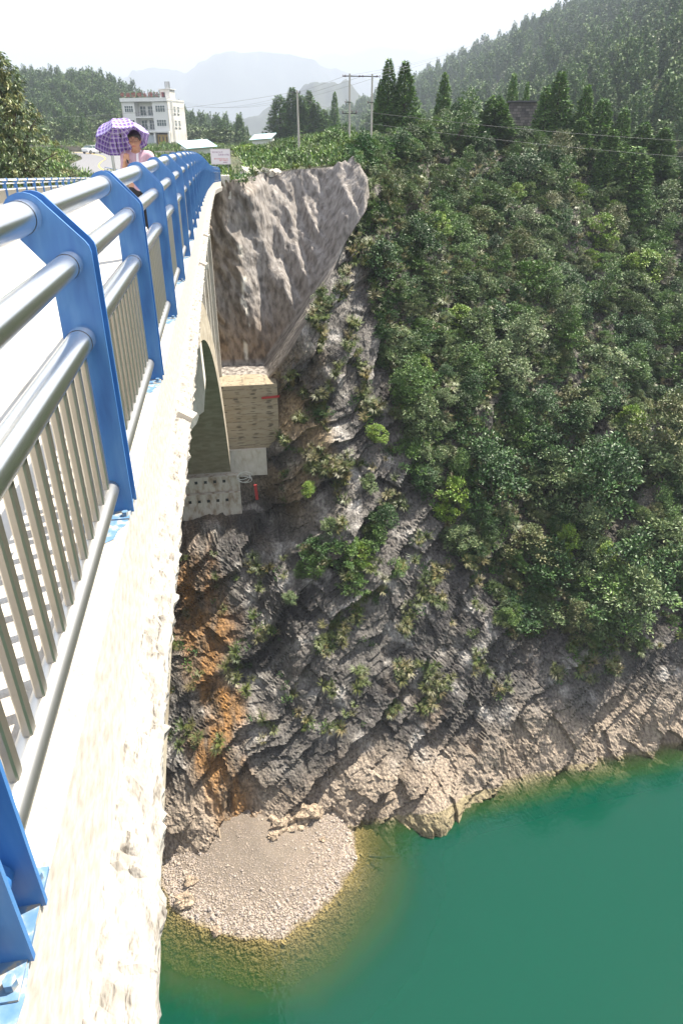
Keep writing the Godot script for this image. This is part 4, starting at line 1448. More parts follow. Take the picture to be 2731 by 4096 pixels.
func forests(dark: Array, mid: Array) -> void:
	var c0 := conifer(9.0, 1.9, 420, [Color(0.105, 0.175, 0.080), Color(0.15, 0.22, 0.088)], 0.8, 0.8)
	var c1 := conifer(8.0, 2.1, 380, [Color(0.145, 0.21, 0.080), Color(0.19, 0.25, 0.088)], 0.55, 0.85)
	var r := Vector3(2.2, 2.0, 2.2)
	var b0 := crown(r, 20, 16, 0.55, 0.5, [Color(0.10, 0.155, 0.05), Color(0.13, 0.18, 0.06)])
	var wood := trunk(8.0, 0.14)
	var protos := [tree("forest_conifer", c0, wood, M.needle, "dark pointed conifer in the forest on the right hill", "conifer tree", "pointed conifers on the right hill"), tree("forest_conifer", c1, wood, M.needle, "rounded conifer in the forest on the right hill", "conifer tree", "rounded conifers on the right hill"),
		tree("forest_conifer", c0, wood, M.needle, "dark pointed conifer on the wooded knoll at left", "conifer tree", "pointed conifers on the left knoll"), tree("forest_conifer", c1, wood, M.needle, "rounded conifer on the wooded knoll at left", "conifer tree", "rounded conifers on the left knoll")]
	var made := [false, false, false, false]
	var tp := []
	var tc := []
	var cp := []
	var cc := []
	for side in 2:
		var taken := {}
		var count := 0
		for k in 16000:
			var x := rnd(45.0, 330.0) if side == 0 else rnd(-190.0, 8.0)
			var d := rnd(150.0, 520.0) if side == 0 else rnd(192.0, 400.0)
			var y := land(x, -d)
			if side == 0 and y < -0.5: continue
			if side == 1 and (y < -1.5 or (absf(x + 17.0) < 14.0 and d < 216.0)): continue
			# only what the view or a step aside from it can show
			var u := (x * 0.987 - 0.159 * -d * -1.0) / (x * 0.159 + d * 0.987)
			if u > 0.75 or u < -0.75: continue
			var gap := (2.5 if d < 260.0 else 3.3) if side == 0 else 2.6
			var cellx := Vector2i(int(floor(x / gap)), int(floor(d / gap)))
			if taken.has(cellx): continue
			taken[cellx] = true
			var sc := rnd(0.55, 1.15) * (1.0 if side == 0 else 0.8)
			var kind := rng.randi() % 2
			if rng.randf() < (0.25 if side == 0 or y > 4.0 else 0.8):
				tp.append(Transform3D(Basis(Vector3.UP, rnd(0, TAU)).scaled(Vector3.ONE * rnd(0.7, 1.3)), Vector3(x, y - 0.5, -d)))
				tc.append(Color.WHITE.darkened(rnd(0, 0.25)))
			elif count < (140 if side == 0 else 90) and d < 330.0:
				count += 1
				var w := side * 2 + kind
				var o: Node3D = protos[w]
				if made[w]: o = copy(protos[w])
				made[w] = true
				o.position = Vector3(x, y - 0.4, -d)
				o.scale = Vector3(sc * rnd(0.85, 1.15), sc, sc * rnd(0.85, 1.15))
				o.rotation.y = rnd(0, TAU)
			else:
				cp.append(Transform3D(Basis(Vector3.UP, rnd(0, TAU)).scaled(Vector3(sc, sc * rnd(0.9, 1.2), sc)), Vector3(x, y - 0.4, -d)))
				cc.append(Color.WHITE.darkened(rnd(0, 0.25)))
	tag(many("forest_conifers", c0, M.needle, cp, cc), "conifer forest covering the hills behind the gorge", "forest")
	tag(many("forest_broadleaves", b0, M.leaf, tp, tc), "leafy trees mixed into the forest on the hills behind the gorge", "forest")
	for e: Array in [[-62.0, 275.0, 9.0, "bare stemmed spreading tree standing alone on the knoll skyline"], [-45.0, 318.0, 6.0, "tufted tree on the top of the knoll skyline"], [-78.0, 280.0, 8.0, "dark slim tree at the left end of the knoll skyline"]]:
		var o := tree("skyline_tree", crown(Vector3(e[2] * 0.32, e[2] * 0.24, e[2] * 0.32), 22, 22, 0.5, 0.5, dark, 0.0, 0.2), trunk(e[2] * 0.8, 0.18), M.leaf, e[3], "tree")
		o.position = Vector3(e[0], land(e[0], -e[1]) - 0.3, -e[1])
		o.get_child(1).position.y = e[2] * 0.5

func big_tree(mid: Array) -> void:
	# loquat like tree with hanging leaves, outside the left railing
	var o := base("broadleaf_tree", Vector3(-12.8, -2.7, -55.0))
	var wood := Bag.new()
	wood.tube([Vector3(0.4, -0.8, 0), Vector3(0.3, 0.8, 0.0), Vector3(-0.05, 2.0, 0), Vector3(-0.5, 3.6, 0.1), Vector3(-0.7, 5.6, 0), Vector3(-0.9, 8.2, 0)], [0.26, 0.22, 0.19, 0.14, 0.08, 0.02], 9)
	for l: Array in [[Vector3(-0.05, 2.0, 0), Vector3(-1.2, 2.9, 0.2), Vector3(-2.6, 3.4, 0.1)], [Vector3(0.0, 1.8, 0), Vector3(0.9, 2.8, -0.3), Vector3(2.0, 3.3, -0.2)], [Vector3(-0.4, 3.2, 0), Vector3(0.6, 4.6, 0.5), Vector3(1.3, 5.4, 0.6)], [Vector3(-0.5, 3.8, 0), Vector3(-1.6, 5.2, -0.4), Vector3(-2.4, 6.6, -0.5)], [Vector3(-0.6, 4.4, 0), Vector3(-0.2, 6.2, -0.8), Vector3(0.1, 7.2, -1.0)]]:
		wood.tube(l, [0.12, 0.07, 0.02], 7)
	part("trunk", wood.done(true), M.bark, o)
	var b := Bag.new()
	var greens := [Color(0.085, 0.118, 0.046), Color(0.105, 0.145, 0.055), Color(0.068, 0.098, 0.044), Color(0.155, 0.165, 0.06)]
	for k in 480:
		var v := rdir()
		var y := rnd(0.0, 1.0)
		var rad := (2.9 * pow(1.0 - y, 0.6) + 0.35) * (0.72 + 0.28 * sin(v.x * 5.0 + y * 11.0))
		var hgt := lerpf(1.5, 9.0, y)
		var a := atan2(v.z, v.x)
		var rr := rad * pow(rng.randf(), 0.42)
		var at := Vector3(cos(a) * rr - 0.5 * y - 0.3, hgt, sin(a) * rr)
		var col: Color = greens[rng.randi() % 4]
		for m in 20:
			var d := (rdir() * 0.8 + Vector3(cos(a) * 0.5, -0.75, sin(a) * 0.5)).normalized()
			leaf(b, at + rdir() * rnd(0.0, 0.3), d, (Vector3.UP * 0.4 + rdir()).normalized(), rnd(0.22, 0.38), rnd(0.07, 0.12), jitter(col, 0.25))
	part("crown", b.done(), M.leaf, o)
	tag(o, "big tree with hanging glossy leaves beyond the left railing", "tree")
	# shrub mass right of it
	for e: Array in [[-10.6, -57.5, 1.5, "round olive shrub beside the big tree, behind the left railing"], [-8.7, -75.5, 1.5, "light green leafy bush where the left railing ends, left of the man's elbow"], [-12.4, -60.0, 1.2, "olive shrub below the big tree crown, right one of two"], [-15.0, -50.0, 1.0, "low shrub at the foot of the big tree trunk"], [-18.0, -52.5, 1.3, "low shrub left of the big tree trunk, at the picture edge"]]:
		var r := Vector3(e[2] * 1.2, e[2], e[2] * 1.2)
		var light: bool = e[3].begins_with("light")
		var s := tree("shrub", crown(r, 36, 46, 0.15, 0.42, [Color(0.13, 0.16, 0.045), Color(0.15, 0.18, 0.05)] if light else [Color(0.075, 0.085, 0.04), Color(0.09, 0.10, 0.045), Color(0.06, 0.07, 0.035)]), stems(r, 6, 0.03), M.leaf, e[3], "shrub")
		var gy := lerpf(-26.0, -2.4, smooth(0.0, 0.30, (-e[1] - 40.0) / 36.0)) if e[1] > -74.0 else land(e[0], e[1])
		s.position = Vector3(e[0], gy - 0.2, e[1])

# ------------------------------------------------------------------ things on the far bank
const GLYPHS := {
	"hua": "3003 2225 8052 5054 5484 8483 0696 4549", "ting": "4051 1191 1109 2343 4335 3545 4528 2799 8263 5595 7377 5797", "zhao": "0030 0005 3035 0232 0535 5090 9082 7052 5393 5355 9395 5595 1709 3739 6769 8799",
	"ming": "0131 0107 3137 0434 0737 5090 5057 5749 9099 5393 5696", "you": "0292 5016 3439 3484 8489 3686 3888", "xian": "0009 0030 3023 2335 3516 5090 9094 5292 5494 5059 5978 6599 9576",
	"gong": "3004 6094 4428 2888 6699", "si": "0080 8089 8979 0262 1464 1418 6468 1868"}

func glyph(b: Bag, key: String, at: Vector3, size: float, thick: float) -> void:   # strokes as small bars in the x, y plane
	for s: String in GLYPHS[key].split(" "):
		var p := Vector2(int(s[0]), 9 - int(s[1])) / 9.0 * size
		var q := Vector2(int(s[2]), 9 - int(s[3])) / 9.0 * size
		var d := q - p
		if d.length() < 0.01: continue
		var m := (p + q) * 0.5
		b.box(at + Vector3(m.x, m.y, 0), Vector3(d.length() + thick, thick, 0.06), Color.WHITE, Basis(Vector3(0, 0, 1), d.angle()))

func far_bank_things() -> void:
	building()
	sign_board()
	poles_and_wires()
	car()
	small_things()

func building() -> void:
	# local axes: x along the front, z towards the front
	var o := base("company_building", Vector3(-17.0, 0.15, -203.0), 0.0)
	o.rotation.y = deg_to_rad(-24.0)
	o.scale = Vector3(1.03, 0.93, 1.0)
	tag(o, "three storey white company building with red letters on its roof", "building")
	var W := 12.4
	var D := 9.0
	var wall := mat(lin(0.62, 0.62, 0.61), 0.85)
	var side := mat(Color.WHITE, 0.9)
	triplanar(side, Vector3(0.12, 0.05, 0.12), noise_tex(0.012, 512, 5, [[0.0, 0.4, 1.0], [lin(0.42, 0.38, 0.33), lin(0.6, 0.58, 0.54), lin(0.68, 0.67, 0.64)]]))
	# front wall with openings: left bay, recessed balcony bay, right bay
	var f := 3.3
	part("side_wall", box_mesh(Vector3(W / 2 - 0.12, 5.2, -D / 2), Vector3(0.24, 10.4, D)), side, o)
	part("side_wall", box_mesh(Vector3(-W / 2 + 0.12, 5.2, -D / 2), Vector3(0.24, 10.4, D)), side, o)
	part("rear_wall", box_mesh(Vector3(0, 5.2, -D + 0.12), Vector3(W - 0.5, 10.4, 0.24)), side, o)
	part("front_wall", box_mesh(Vector3(-4.3, 6.85, -0.13), Vector3(3.2, 6.9, 0.25)), wall, o)
	part("front_wall", box_mesh(Vector3(4.0, 6.85, -0.13), Vector3(3.9, 6.9, 0.25)), wall, o)
	part("front_wall", box_mesh(Vector3(-0.35, 5.2, -2.0), Vector3(4.6, 10.2, 0.25)), wall, o)
	part("balcony_cheek", box_mesh(Vector3(-2.8, 6.85, -1.0), Vector3(0.2, 6.9, 1.9)), wall, o)
	part("balcony_cheek", box_mesh(Vector3(2.1, 6.85, -1.0), Vector3(0.2, 6.9, 1.9)), wall, o)
	part("roof", box_mesh(Vector3(0, 10.5, -D / 2 + 0.2), Vector3(W + 0.1, 0.25, D + 0.5)), wall, o)
	part("parapet", box_mesh(Vector3(0, 10.9, 0.3), Vector3(W + 0.2, 0.7, 0.2)), wall, o)
	part("parapet", box_mesh(Vector3(W / 2, 10.75, -D / 2 + 0.1), Vector3(0.2, 0.35, D)), side, o)
	for k in 2:
		part("balcony_floor", box_mesh(Vector3(-0.35, 3.45 + f * k, -0.9), Vector3(4.7, 0.35, 2.0)), wall, o)
		for m in 9:
			part("balcony_bar", box_mesh(Vector3(-2.4 + m * 0.52, 4.1 + f * k, -0.02), Vector3(0.05, 0.95, 0.05)), M.wire, o)
		part("balcony_rail", box_mesh(Vector3(-0.35, 4.62 + f * k, -0.02), Vector3(4.6, 0.07, 0.07)), M.wire, o)
		for x: float in [-1.5, 0.6]:
			window(o, Vector3(x, 5.0 + f * k, -1.86), Vector2(1.5, 2.2), 2)
		window(o, Vector3(-4.3, 5.4 + f * k, 0.0), Vector2(2.3, 1.5), 4)
		window(o, Vector3(4.1, 5.4 + f * k, 0.0), Vector2(2.5, 1.5), 4)
		for z: float in [-3.4, -5.4]:
			var w := window(o, Vector3(W / 2 + 0.0, 5.3 + f * k, z), Vector2(0.9, 1.5), 2)
			w.rotation.y = PI / 2
			part("sill", box_mesh(Vector3(W / 2 + 0.1, 4.45 + f * k, z), Vector3(0.25, 0.12, 1.2)), wall, o)
	part("ground_floor_lintel", box_mesh(Vector3(0, 3.3, 0.35), Vector3(W, 0.35, 1.1)), wall, o)
	for x: float in [-6.0, -2.0, 2.2, 6.0]:
		part("pillar", box_mesh(Vector3(x, 1.55, 0.6), Vector3(0.4, 3.15, 0.4)), wall, o)
	part("shop_door", box_mesh(Vector3(4.1, 1.35, -0.1), Vector3(3.2, 2.7, 0.12)), mat(lin(0.34, 0.22, 0.05), 0.5), o)
	for m in 3:
		part("door_panel", box_mesh(Vector3(3.1 + m * 0.95, 1.4, 0.0), Vector3(0.28, 1.6, 0.05)), M.dark, o)
	part("roller_shutter", box_mesh(Vector3(0.2, 1.3, -0.1), Vector3(3.2, 2.6, 0.12)), mat(lin(0.42, 0.46, 0.5), 0.5), o)
	part("roller_shutter", box_mesh(Vector3(-4.0, 1.3, -0.1), Vector3(3.4, 2.6, 0.12)), mat(lin(0.42, 0.46, 0.5), 0.5), o)
	part("stair_tower", box_mesh(Vector3(4.6, 11.9, -3.6), Vector3(2.6, 2.6, 2.8)), side, o)
	part("tower_door", box_mesh(Vector3(4.2, 11.6, -2.18), Vector3(0.9, 1.9, 0.06)), M.dark, o)
	part("tower_roof", box_mesh(Vector3(4.6, 13.28, -3.6), Vector3(3.1, 0.14, 3.3)), wall, o)
	var tank := CylinderMesh.new()
	tank.top_radius = 0.62
	tank.bottom_radius = 0.62
	tank.height = 1.7
	part("water_tank", tank, M.dull_steel, o, Vector3(4.8, 14.2, -3.6))
	for z: float in [-1.4, -1.8, -2.2]:
		part("drain_pipe", tube_mesh([Vector3(W / 2 + 0.08, 0.1, z), Vector3(W / 2 + 0.08, 10.4, z)], 0.06, 6), M.white, o)
	var word := ["hua", "ting", "zhao", "ming", "you", "xian", "gong", "si"]
	for k in 8:
		var g := Bag.new()
		glyph(g, word[k], Vector3(0, 0, 0), 0.95, 0.085)
		part("letter", g.done(), M.red, o, Vector3(-5.9 + k * 1.5, 11.45, 0.3))
		part("letter_stand", box_mesh(Vector3(-5.4 + k * 1.5, 11.3, 0.2), Vector3(0.06, 0.5, 0.06)), M.wire, o)

func window(o: Node3D, at: Vector3, size: Vector2, panes: int) -> Node3D:
	var w := Node3D.new()
	w.name = "window"
	o.add_child(w, true)
	w.position = at
	var g := Bag.new()
	for k in panes + 1:
		g.box(Vector3(-size.x / 2 + size.x * k / panes, 0, 0.03), Vector3(0.07, size.y + 0.07, 0.1))
	for e: float in [-0.5, 0.5, 0.12]:
		g.box(Vector3(0, e * size.y, 0.03), Vector3(size.x + 0.07, 0.07, 0.09))
	part("frame", g.done(), M.white, w)
	for k in panes:
		part("pane", box_mesh(Vector3(-size.x / 2 + size.x * (k + 0.5) / panes, 0, 0.015), Vector3(size.x / panes - 0.06, size.y - 0.05, 0.03)), M.glass, w)
	return w

func sign_board() -> void:
	var o := base("notice_board", Vector3(0.3, -2.1, -80.2), deg_to_rad(4.0))
	tag(o, "white notice board with red Chinese text on two thin posts at the bridge end", "sign")
	var img := Image.create(392, 280, false, Image.FORMAT_RGB8)
	img.fill(lin(0.62, 0.58, 0.62))
	for r: Array in [[8, 8, 376, 2], [8, 270, 376, 2], [8, 8, 2, 264], [382, 8, 2, 264]]:
		img.fill_rect(Rect2i(r[0], r[1], r[2], r[3]), lin(0.4, 0.12, 0.16))
	var ink := lin(0.20, 0.08, 0.18)
	var red := lin(0.42, 0.04, 0.05)
	var texts := [ # strokes of each character on a ten by ten grid: protect the forest ecology / build a fine homeland together / report telephone
		[30, 40, 30, ink, ["2005 1319 4080 4044 8084 4484 6489 3696 6648 6698", "0232 2029 1837 5060 4383 4340 4349 8385 4585", "0242 2029 2205 2248 5292 7079 7257 7297", "2028 6068 0204 8264 0999", "1013 0393 5059 2686 0999", "0191 5026 5197 3739 5758 8799 1708"]],
		[152, 86, 30, ink, ["0292 2027 7077 0797 3709 6799", "0393 5058 2292 2686 4090 1115 1516 0999", "2032 7062 1383 0595 5059 2787 5809 5899", "2014 1438 3827 4417 5393 9375 7579 7968", "5051 0290 0203 9293 2484 5409 5657 3698", "0099 0009 9099 0999 3262 2474 4428 6478"]],
		[62, 168, 22, red, ["0292 2024 7074 5049 2777 0595", "0030 3036 1416 0606 5090 5595 5259", "2075 0292 5059 2686 1819", "0191 5026 4479 7474 2757"]]]
	for t: Array in texts:
		for c in t[4].size():
			for s: String in t[4][c].split(" "):
				for m in 40:
					var f := m / 39.0
					var x: float = t[0] + c * t[2] * 1.22 + lerpf(int(s[0]), int(s[2]), f) / 9.0 * t[2]
					var y: float = t[1] + lerpf(int(s[1]), int(s[3]), f) / 9.0 * t[2]
					img.fill_rect(Rect2i(int(x), int(y), 3, 3), t[3])
	var digits := {"8": "0020 0004 2024 0222 0424", "6": "0020 0004 0424 2422 0222", "5": "0020 0002 0222 2224 0424", "0": "0020 0004 2024 0424", "7": "0020 2024", "2": "0020 2022 0222 0204 0424", "1": "1014", "-": "0222", "(": "1001 0103 0314", ")": "1021 2123 2314"}
	for t: Array in [[168, 168, "8650676(110)"], [168, 198, "0851-2560246"], [240, 238, "8802566075"]]:
		for c in t[2].length():
			if not digits.has(t[2][c]): continue
			for s: String in digits[t[2][c]].split(" "):
				for m in 16:
					var f := m / 15.0
					var small: float = 1.0 if t[1] < 230 else 0.6
					img.fill_rect(Rect2i(int(t[0] + c * 15 * small + lerpf(int(s[0]), int(s[2]), f) * 5.0 * small), int(t[1] + lerpf(int(s[1]), int(s[3]), f) * 5.0 * small), 3, 3), red if t[1] < 230 else ink)
	var face := mat(Color.WHITE, 0.6)
	face.albedo_texture = ImageTexture.create_from_image(img)
	part("panel", box_mesh(Vector3(0, 1.98, 0), Vector3(2.0, 1.42, 0.05)), mat(lin(0.6, 0.57, 0.6), 0.6), o)
	var g := Bag.new()
	g.quad(Vector3(-0.98, 2.67, 0.029), Vector3(0.98, 2.67, 0.029), Vector3(0.98, 1.29, 0.029), Vector3(-0.98, 1.29, 0.029))
	part("print", g.done(), face, o)
	for x: float in [-0.62, 0.72]:
		part("post", tube_mesh([Vector3(x, -0.4, -0.06), Vector3(x, 2.6, -0.06)], 0.035, 8), M.wire, o)

func wire(a: Vector3, b: Vector3, sag: float, label: String, r := 0.014) -> void:
	var path := []
	for k in 17:
		var t := k / 16.0
		path.append(a.lerp(b, t) - Vector3.UP * sag * 4.0 * t * (1.0 - t))
	tag(single("power_line", tube_mesh(path, r, 5), M.wire), label, "power line")

func poles_and_wires() -> void:
	var h := base("twin_pole", Vector3(19.3, 0.6, -104.0))
	tag(h, "twin concrete utility pole with one crossarm and insulators on the crest", "utility pole")
	var ins := Bag.new()
	for k in 3: ins.tube([Vector3(0, 0.02 + k * 0.09, 0), Vector3(0, 0.07 + k * 0.09, 0)], [0.11, 0.07], 8)
	var im := ins.done(true)
	for x: float in [-1.5, 1.5]:
		var g := Bag.new()
		g.tube([Vector3(x, -1.5, 0), Vector3(x, 8.4, 0)], [0.17, 0.11], 10)
		part("pole", g.done(true), M.pole, h)
		part("crossarm", box_mesh(Vector3(x - 0.1, 5.2, 0), Vector3(0.5, 0.08, 0.5)), M.dark, h)
		var q := part("insulator", im, mat(lin(0.12, 0.05, 0.05), 0.3), h, Vector3(x - 0.45, 5.1, 0))
		q.rotation.z = 0.5
	part("crossarm", box_mesh(Vector3(0.0, 8.12, 0), Vector3(4.6, 0.11, 0.14)), M.dark, h)
	part("crossarm", box_mesh(Vector3(-1.5, 3.9, 0), Vector3(2.0, 0.09, 0.1)), M.dark, h)
	for x: float in [-2.4, -2.1, -0.2, 0.2, 2.1, 2.45]:
		part("insulator", im, mat(lin(0.12, 0.04, 0.05), 0.3), h, Vector3(x, 8.0, 0.1))
	for x: float in [-2.4, -1.2, -0.6]:
		part("insulator", im, mat(lin(0.12, 0.04, 0.05), 0.3), h, Vector3(x, 3.95, 0))
	var s := base("utility_pole", Vector3(10.8, -1.8, -102.5))
	tag(s, "single pale concrete utility pole standing in the weeds", "utility pole")
	var g := Bag.new()
	g.tube([Vector3(0.0, -1, 0), Vector3(-0.1, 8.8, 0)], [0.17, 0.11], 10)
	part("pole", g.done(true), M.pole, s)
	part("crossarm", box_mesh(Vector3(-0.1, 8.5, 0), Vector3(0.9, 0.08, 0.1)), M.dark, s)
	for x: float in [-0.45, 0.25]: part("insulator", im, M.dark, s, Vector3(x, 8.5, 0))
	var f := base("twin_pole", Vector3(-11.5, 0.4, -238.0))
	tag(f, "distant thin twin utility pole rising over the plain, far left one", "utility pole")
	for x: float in [-1.6, 1.6]:
		var q := Bag.new()
		q.tube([Vector3(x, -1, 0), Vector3(x, 11.5, 0)], [0.16, 0.11], 7)
		part("pole", q.done(true), M.pole, f)
	part("crossarm", box_mesh(Vector3(0, 11.2, 0), Vector3(4.4, 0.14, 0.14)), M.dark, f)
	var p := base("utility_pole", Vector3(-31.0, -1.0, -96.0))
	tag(p, "grey utility pole beside the big tree at left", "utility pole")
	var q2 := Bag.new()
	q2.tube([Vector3(0.2, -1, 0), Vector3(0, 7.0, 0)], [0.16, 0.12], 8)
	part("pole", q2.done(true), M.pole, p)
	var t := base("road_pole", Vector3(-10.9, -2.4, -84.0))
	tag(t, "thick grey steel pole behind the plaid umbrella at the bridge end", "pole")
	var q3 := Bag.new()
	q3.tube([Vector3(0, -0.5, 0), Vector3(-0.1, 4.4, 0)], [0.16, 0.14], 12)
	part("shaft", q3.done(true), M.dull_steel, t)
	# wires
	for k in 3:
		var x: float = [-2.25, 0.0, 2.3][k]
		wire(Vector3(19.3 + x, 8.7, -104.0), Vector3(-10.0 + x * 0.7, 11.4, -238.0), 2.5, ["leftmost", "middle", "rightmost"][k] + " of the thin wires running left from the twin pole crossarm")
		wire(Vector3(19.3 + x, 8.7, -104.0), Vector3(150.0, 62.0 + k * 2.0, -330.0), 6.0, ["lower", "middle", "upper"][k] + " of the thin wires climbing from the twin pole to the right hill")
	wire(Vector3(17.0, 5.0, -104.0), Vector3(110.0, 0.5, -96.0), 1.4, "upper of the two pale wires crossing before the crest conifers", 0.015)
	wire(Vector3(16.6, 3.8, -103.6), Vector3(110.0, -2.2, -94.0), 1.4, "lower of the two pale wires crossing before the crest conifers", 0.015)
	wire(Vector3(10.5, 6.8, -102.5), Vector3(16.6, 5.2, -104.0), 0.6, "short wire between the single pole and the twin pole")
	wire(Vector3(10.4, 6.8, -102.5), Vector3(-60.0, 6.5, -150.0), 2.2, "thin wire running left from the single concrete pole")

func car() -> void:
	var o := base("car", Vector3(-24.6, road_y(-160.0) + 0.02, -160.0), deg_to_rad(58.0))
	tag(o, "white sedan car parked at the bend of the road", "car")
	var paint := mat(lin(0.78, 0.79, 0.8), 0.25)
	paint.clearcoat_enabled = true
	paint.clearcoat = 0.6
	# stations along x (front at +x): lower, waist and roof sections
	var st := [[-2.2, 0.45, 0.86, 0.70], [-2.05, 0.3, 0.98, 0.80], [-1.3, 0.26, 1.02, 0.86], [-0.2, 0.25, 0.98, 0.88], [0.9, 0.25, 0.93, 0.88], [1.7, 0.27, 0.84, 0.84], [2.1, 0.33, 0.72, 0.74], [2.25, 0.42, 0.6, 0.6]]
	var b := Bag.new()
	for s: Array in st:
		var w: float = s[3]
		for q: Vector2 in [Vector2(-w * 0.92, s[1]), Vector2(-w, lerpf(s[1], s[2], 0.45)), Vector2(-w * 0.96, s[2] - 0.06), Vector2(-w * 0.85, s[2]), Vector2(w * 0.85, s[2]), Vector2(w * 0.96, s[2] - 0.06), Vector2(w, lerpf(s[1], s[2], 0.45)), Vector2(w * 0.92, s[1])]:
			b.vert(Vector3(s[0], q.y, q.x))
	skin(b, st.size(), 8)
	part("body", b.done(), paint, o)
	var cabin := [[-1.75, 0.98, 0.98, 0.80, 0.80], [-1.0, 0.97, 1.42, 0.82, 0.62], [0.1, 0.96, 1.46, 0.83, 0.62], [0.45, 0.96, 1.40, 0.83, 0.60], [1.25, 0.90, 0.90, 0.80, 0.80]]
	var c := Bag.new()
	for s: Array in cabin:
		for q: Vector2 in [Vector2(-s[3], s[1]), Vector2(-s[4], s[2]), Vector2(s[4], s[2]), Vector2(s[3], s[1])]:
			c.vert(Vector3(s[0], q.y, q.x))
	skin(c, cabin.size(), 4)
	part("window_glass", c.done(), M.glass, o)
	part("roof", box_mesh(Vector3(-0.35, 1.455, 0), Vector3(1.5, 0.05, 1.26)), paint, o)
	for z: float in [-1.0, 1.0]:
		for x: float in [-0.62, 0.42]:
			var pil := Bag.new()
			pil.tube([Vector3(x, 0.95, z * 0.84), Vector3(x - 0.03 if x < 0 else x - 0.3, 1.44, z * 0.63)], [0.045, 0.04], 6)
			part("pillar", pil.done(true), paint, o)
		for x: float in [-1.4, 1.38]:
			var w := Node3D.new()
			w.name = "wheel"
			o.add_child(w, true)
			w.position = Vector3(x, 0.32, z * 0.78)
			w.rotation.x = PI / 2
			var cy := CylinderMesh.new()
			cy.top_radius = 0.32
			cy.bottom_radius = 0.32
			cy.height = 0.22
			part("tyre", cy, M.dark, w)
			var ri := CylinderMesh.new()
			ri.top_radius = 0.2
			ri.bottom_radius = 0.2
			ri.height = 0.235
			part("rim", ri, M.dull_steel, w)
		part("headlight", box_mesh(Vector3(2.08, 0.66, z * 0.6), Vector3(0.2, 0.14, 0.3)), M.glass, o)
		part("mirror", box_mesh(Vector3(0.75, 0.98, z * 0.95), Vector3(0.14, 0.12, 0.2)), paint, o)
		part("door_handle", box_mesh(Vector3(-0.3, 0.78, z * 0.885), Vector3(0.16, 0.03, 0.03)), M.dull_steel, o)
	part("grille", box_mesh(Vector3(2.22, 0.5, 0), Vector3(0.08, 0.16, 0.7)), M.dark, o)

func skin(b: Bag, n: int, m: int) -> void:
	for i in n - 1:
		for k in m:
			var a := i * m + k
			var d := i * m + (k + 1) % m
			b.tri(a, d, a + m)
			b.tri(d, d + m, a + m)
	for k in range(1, m - 1):
		b.tri(0, k + 1, k)
		b.tri((n - 1) * m, (n - 1) * m + k, (n - 1) * m + k + 1)

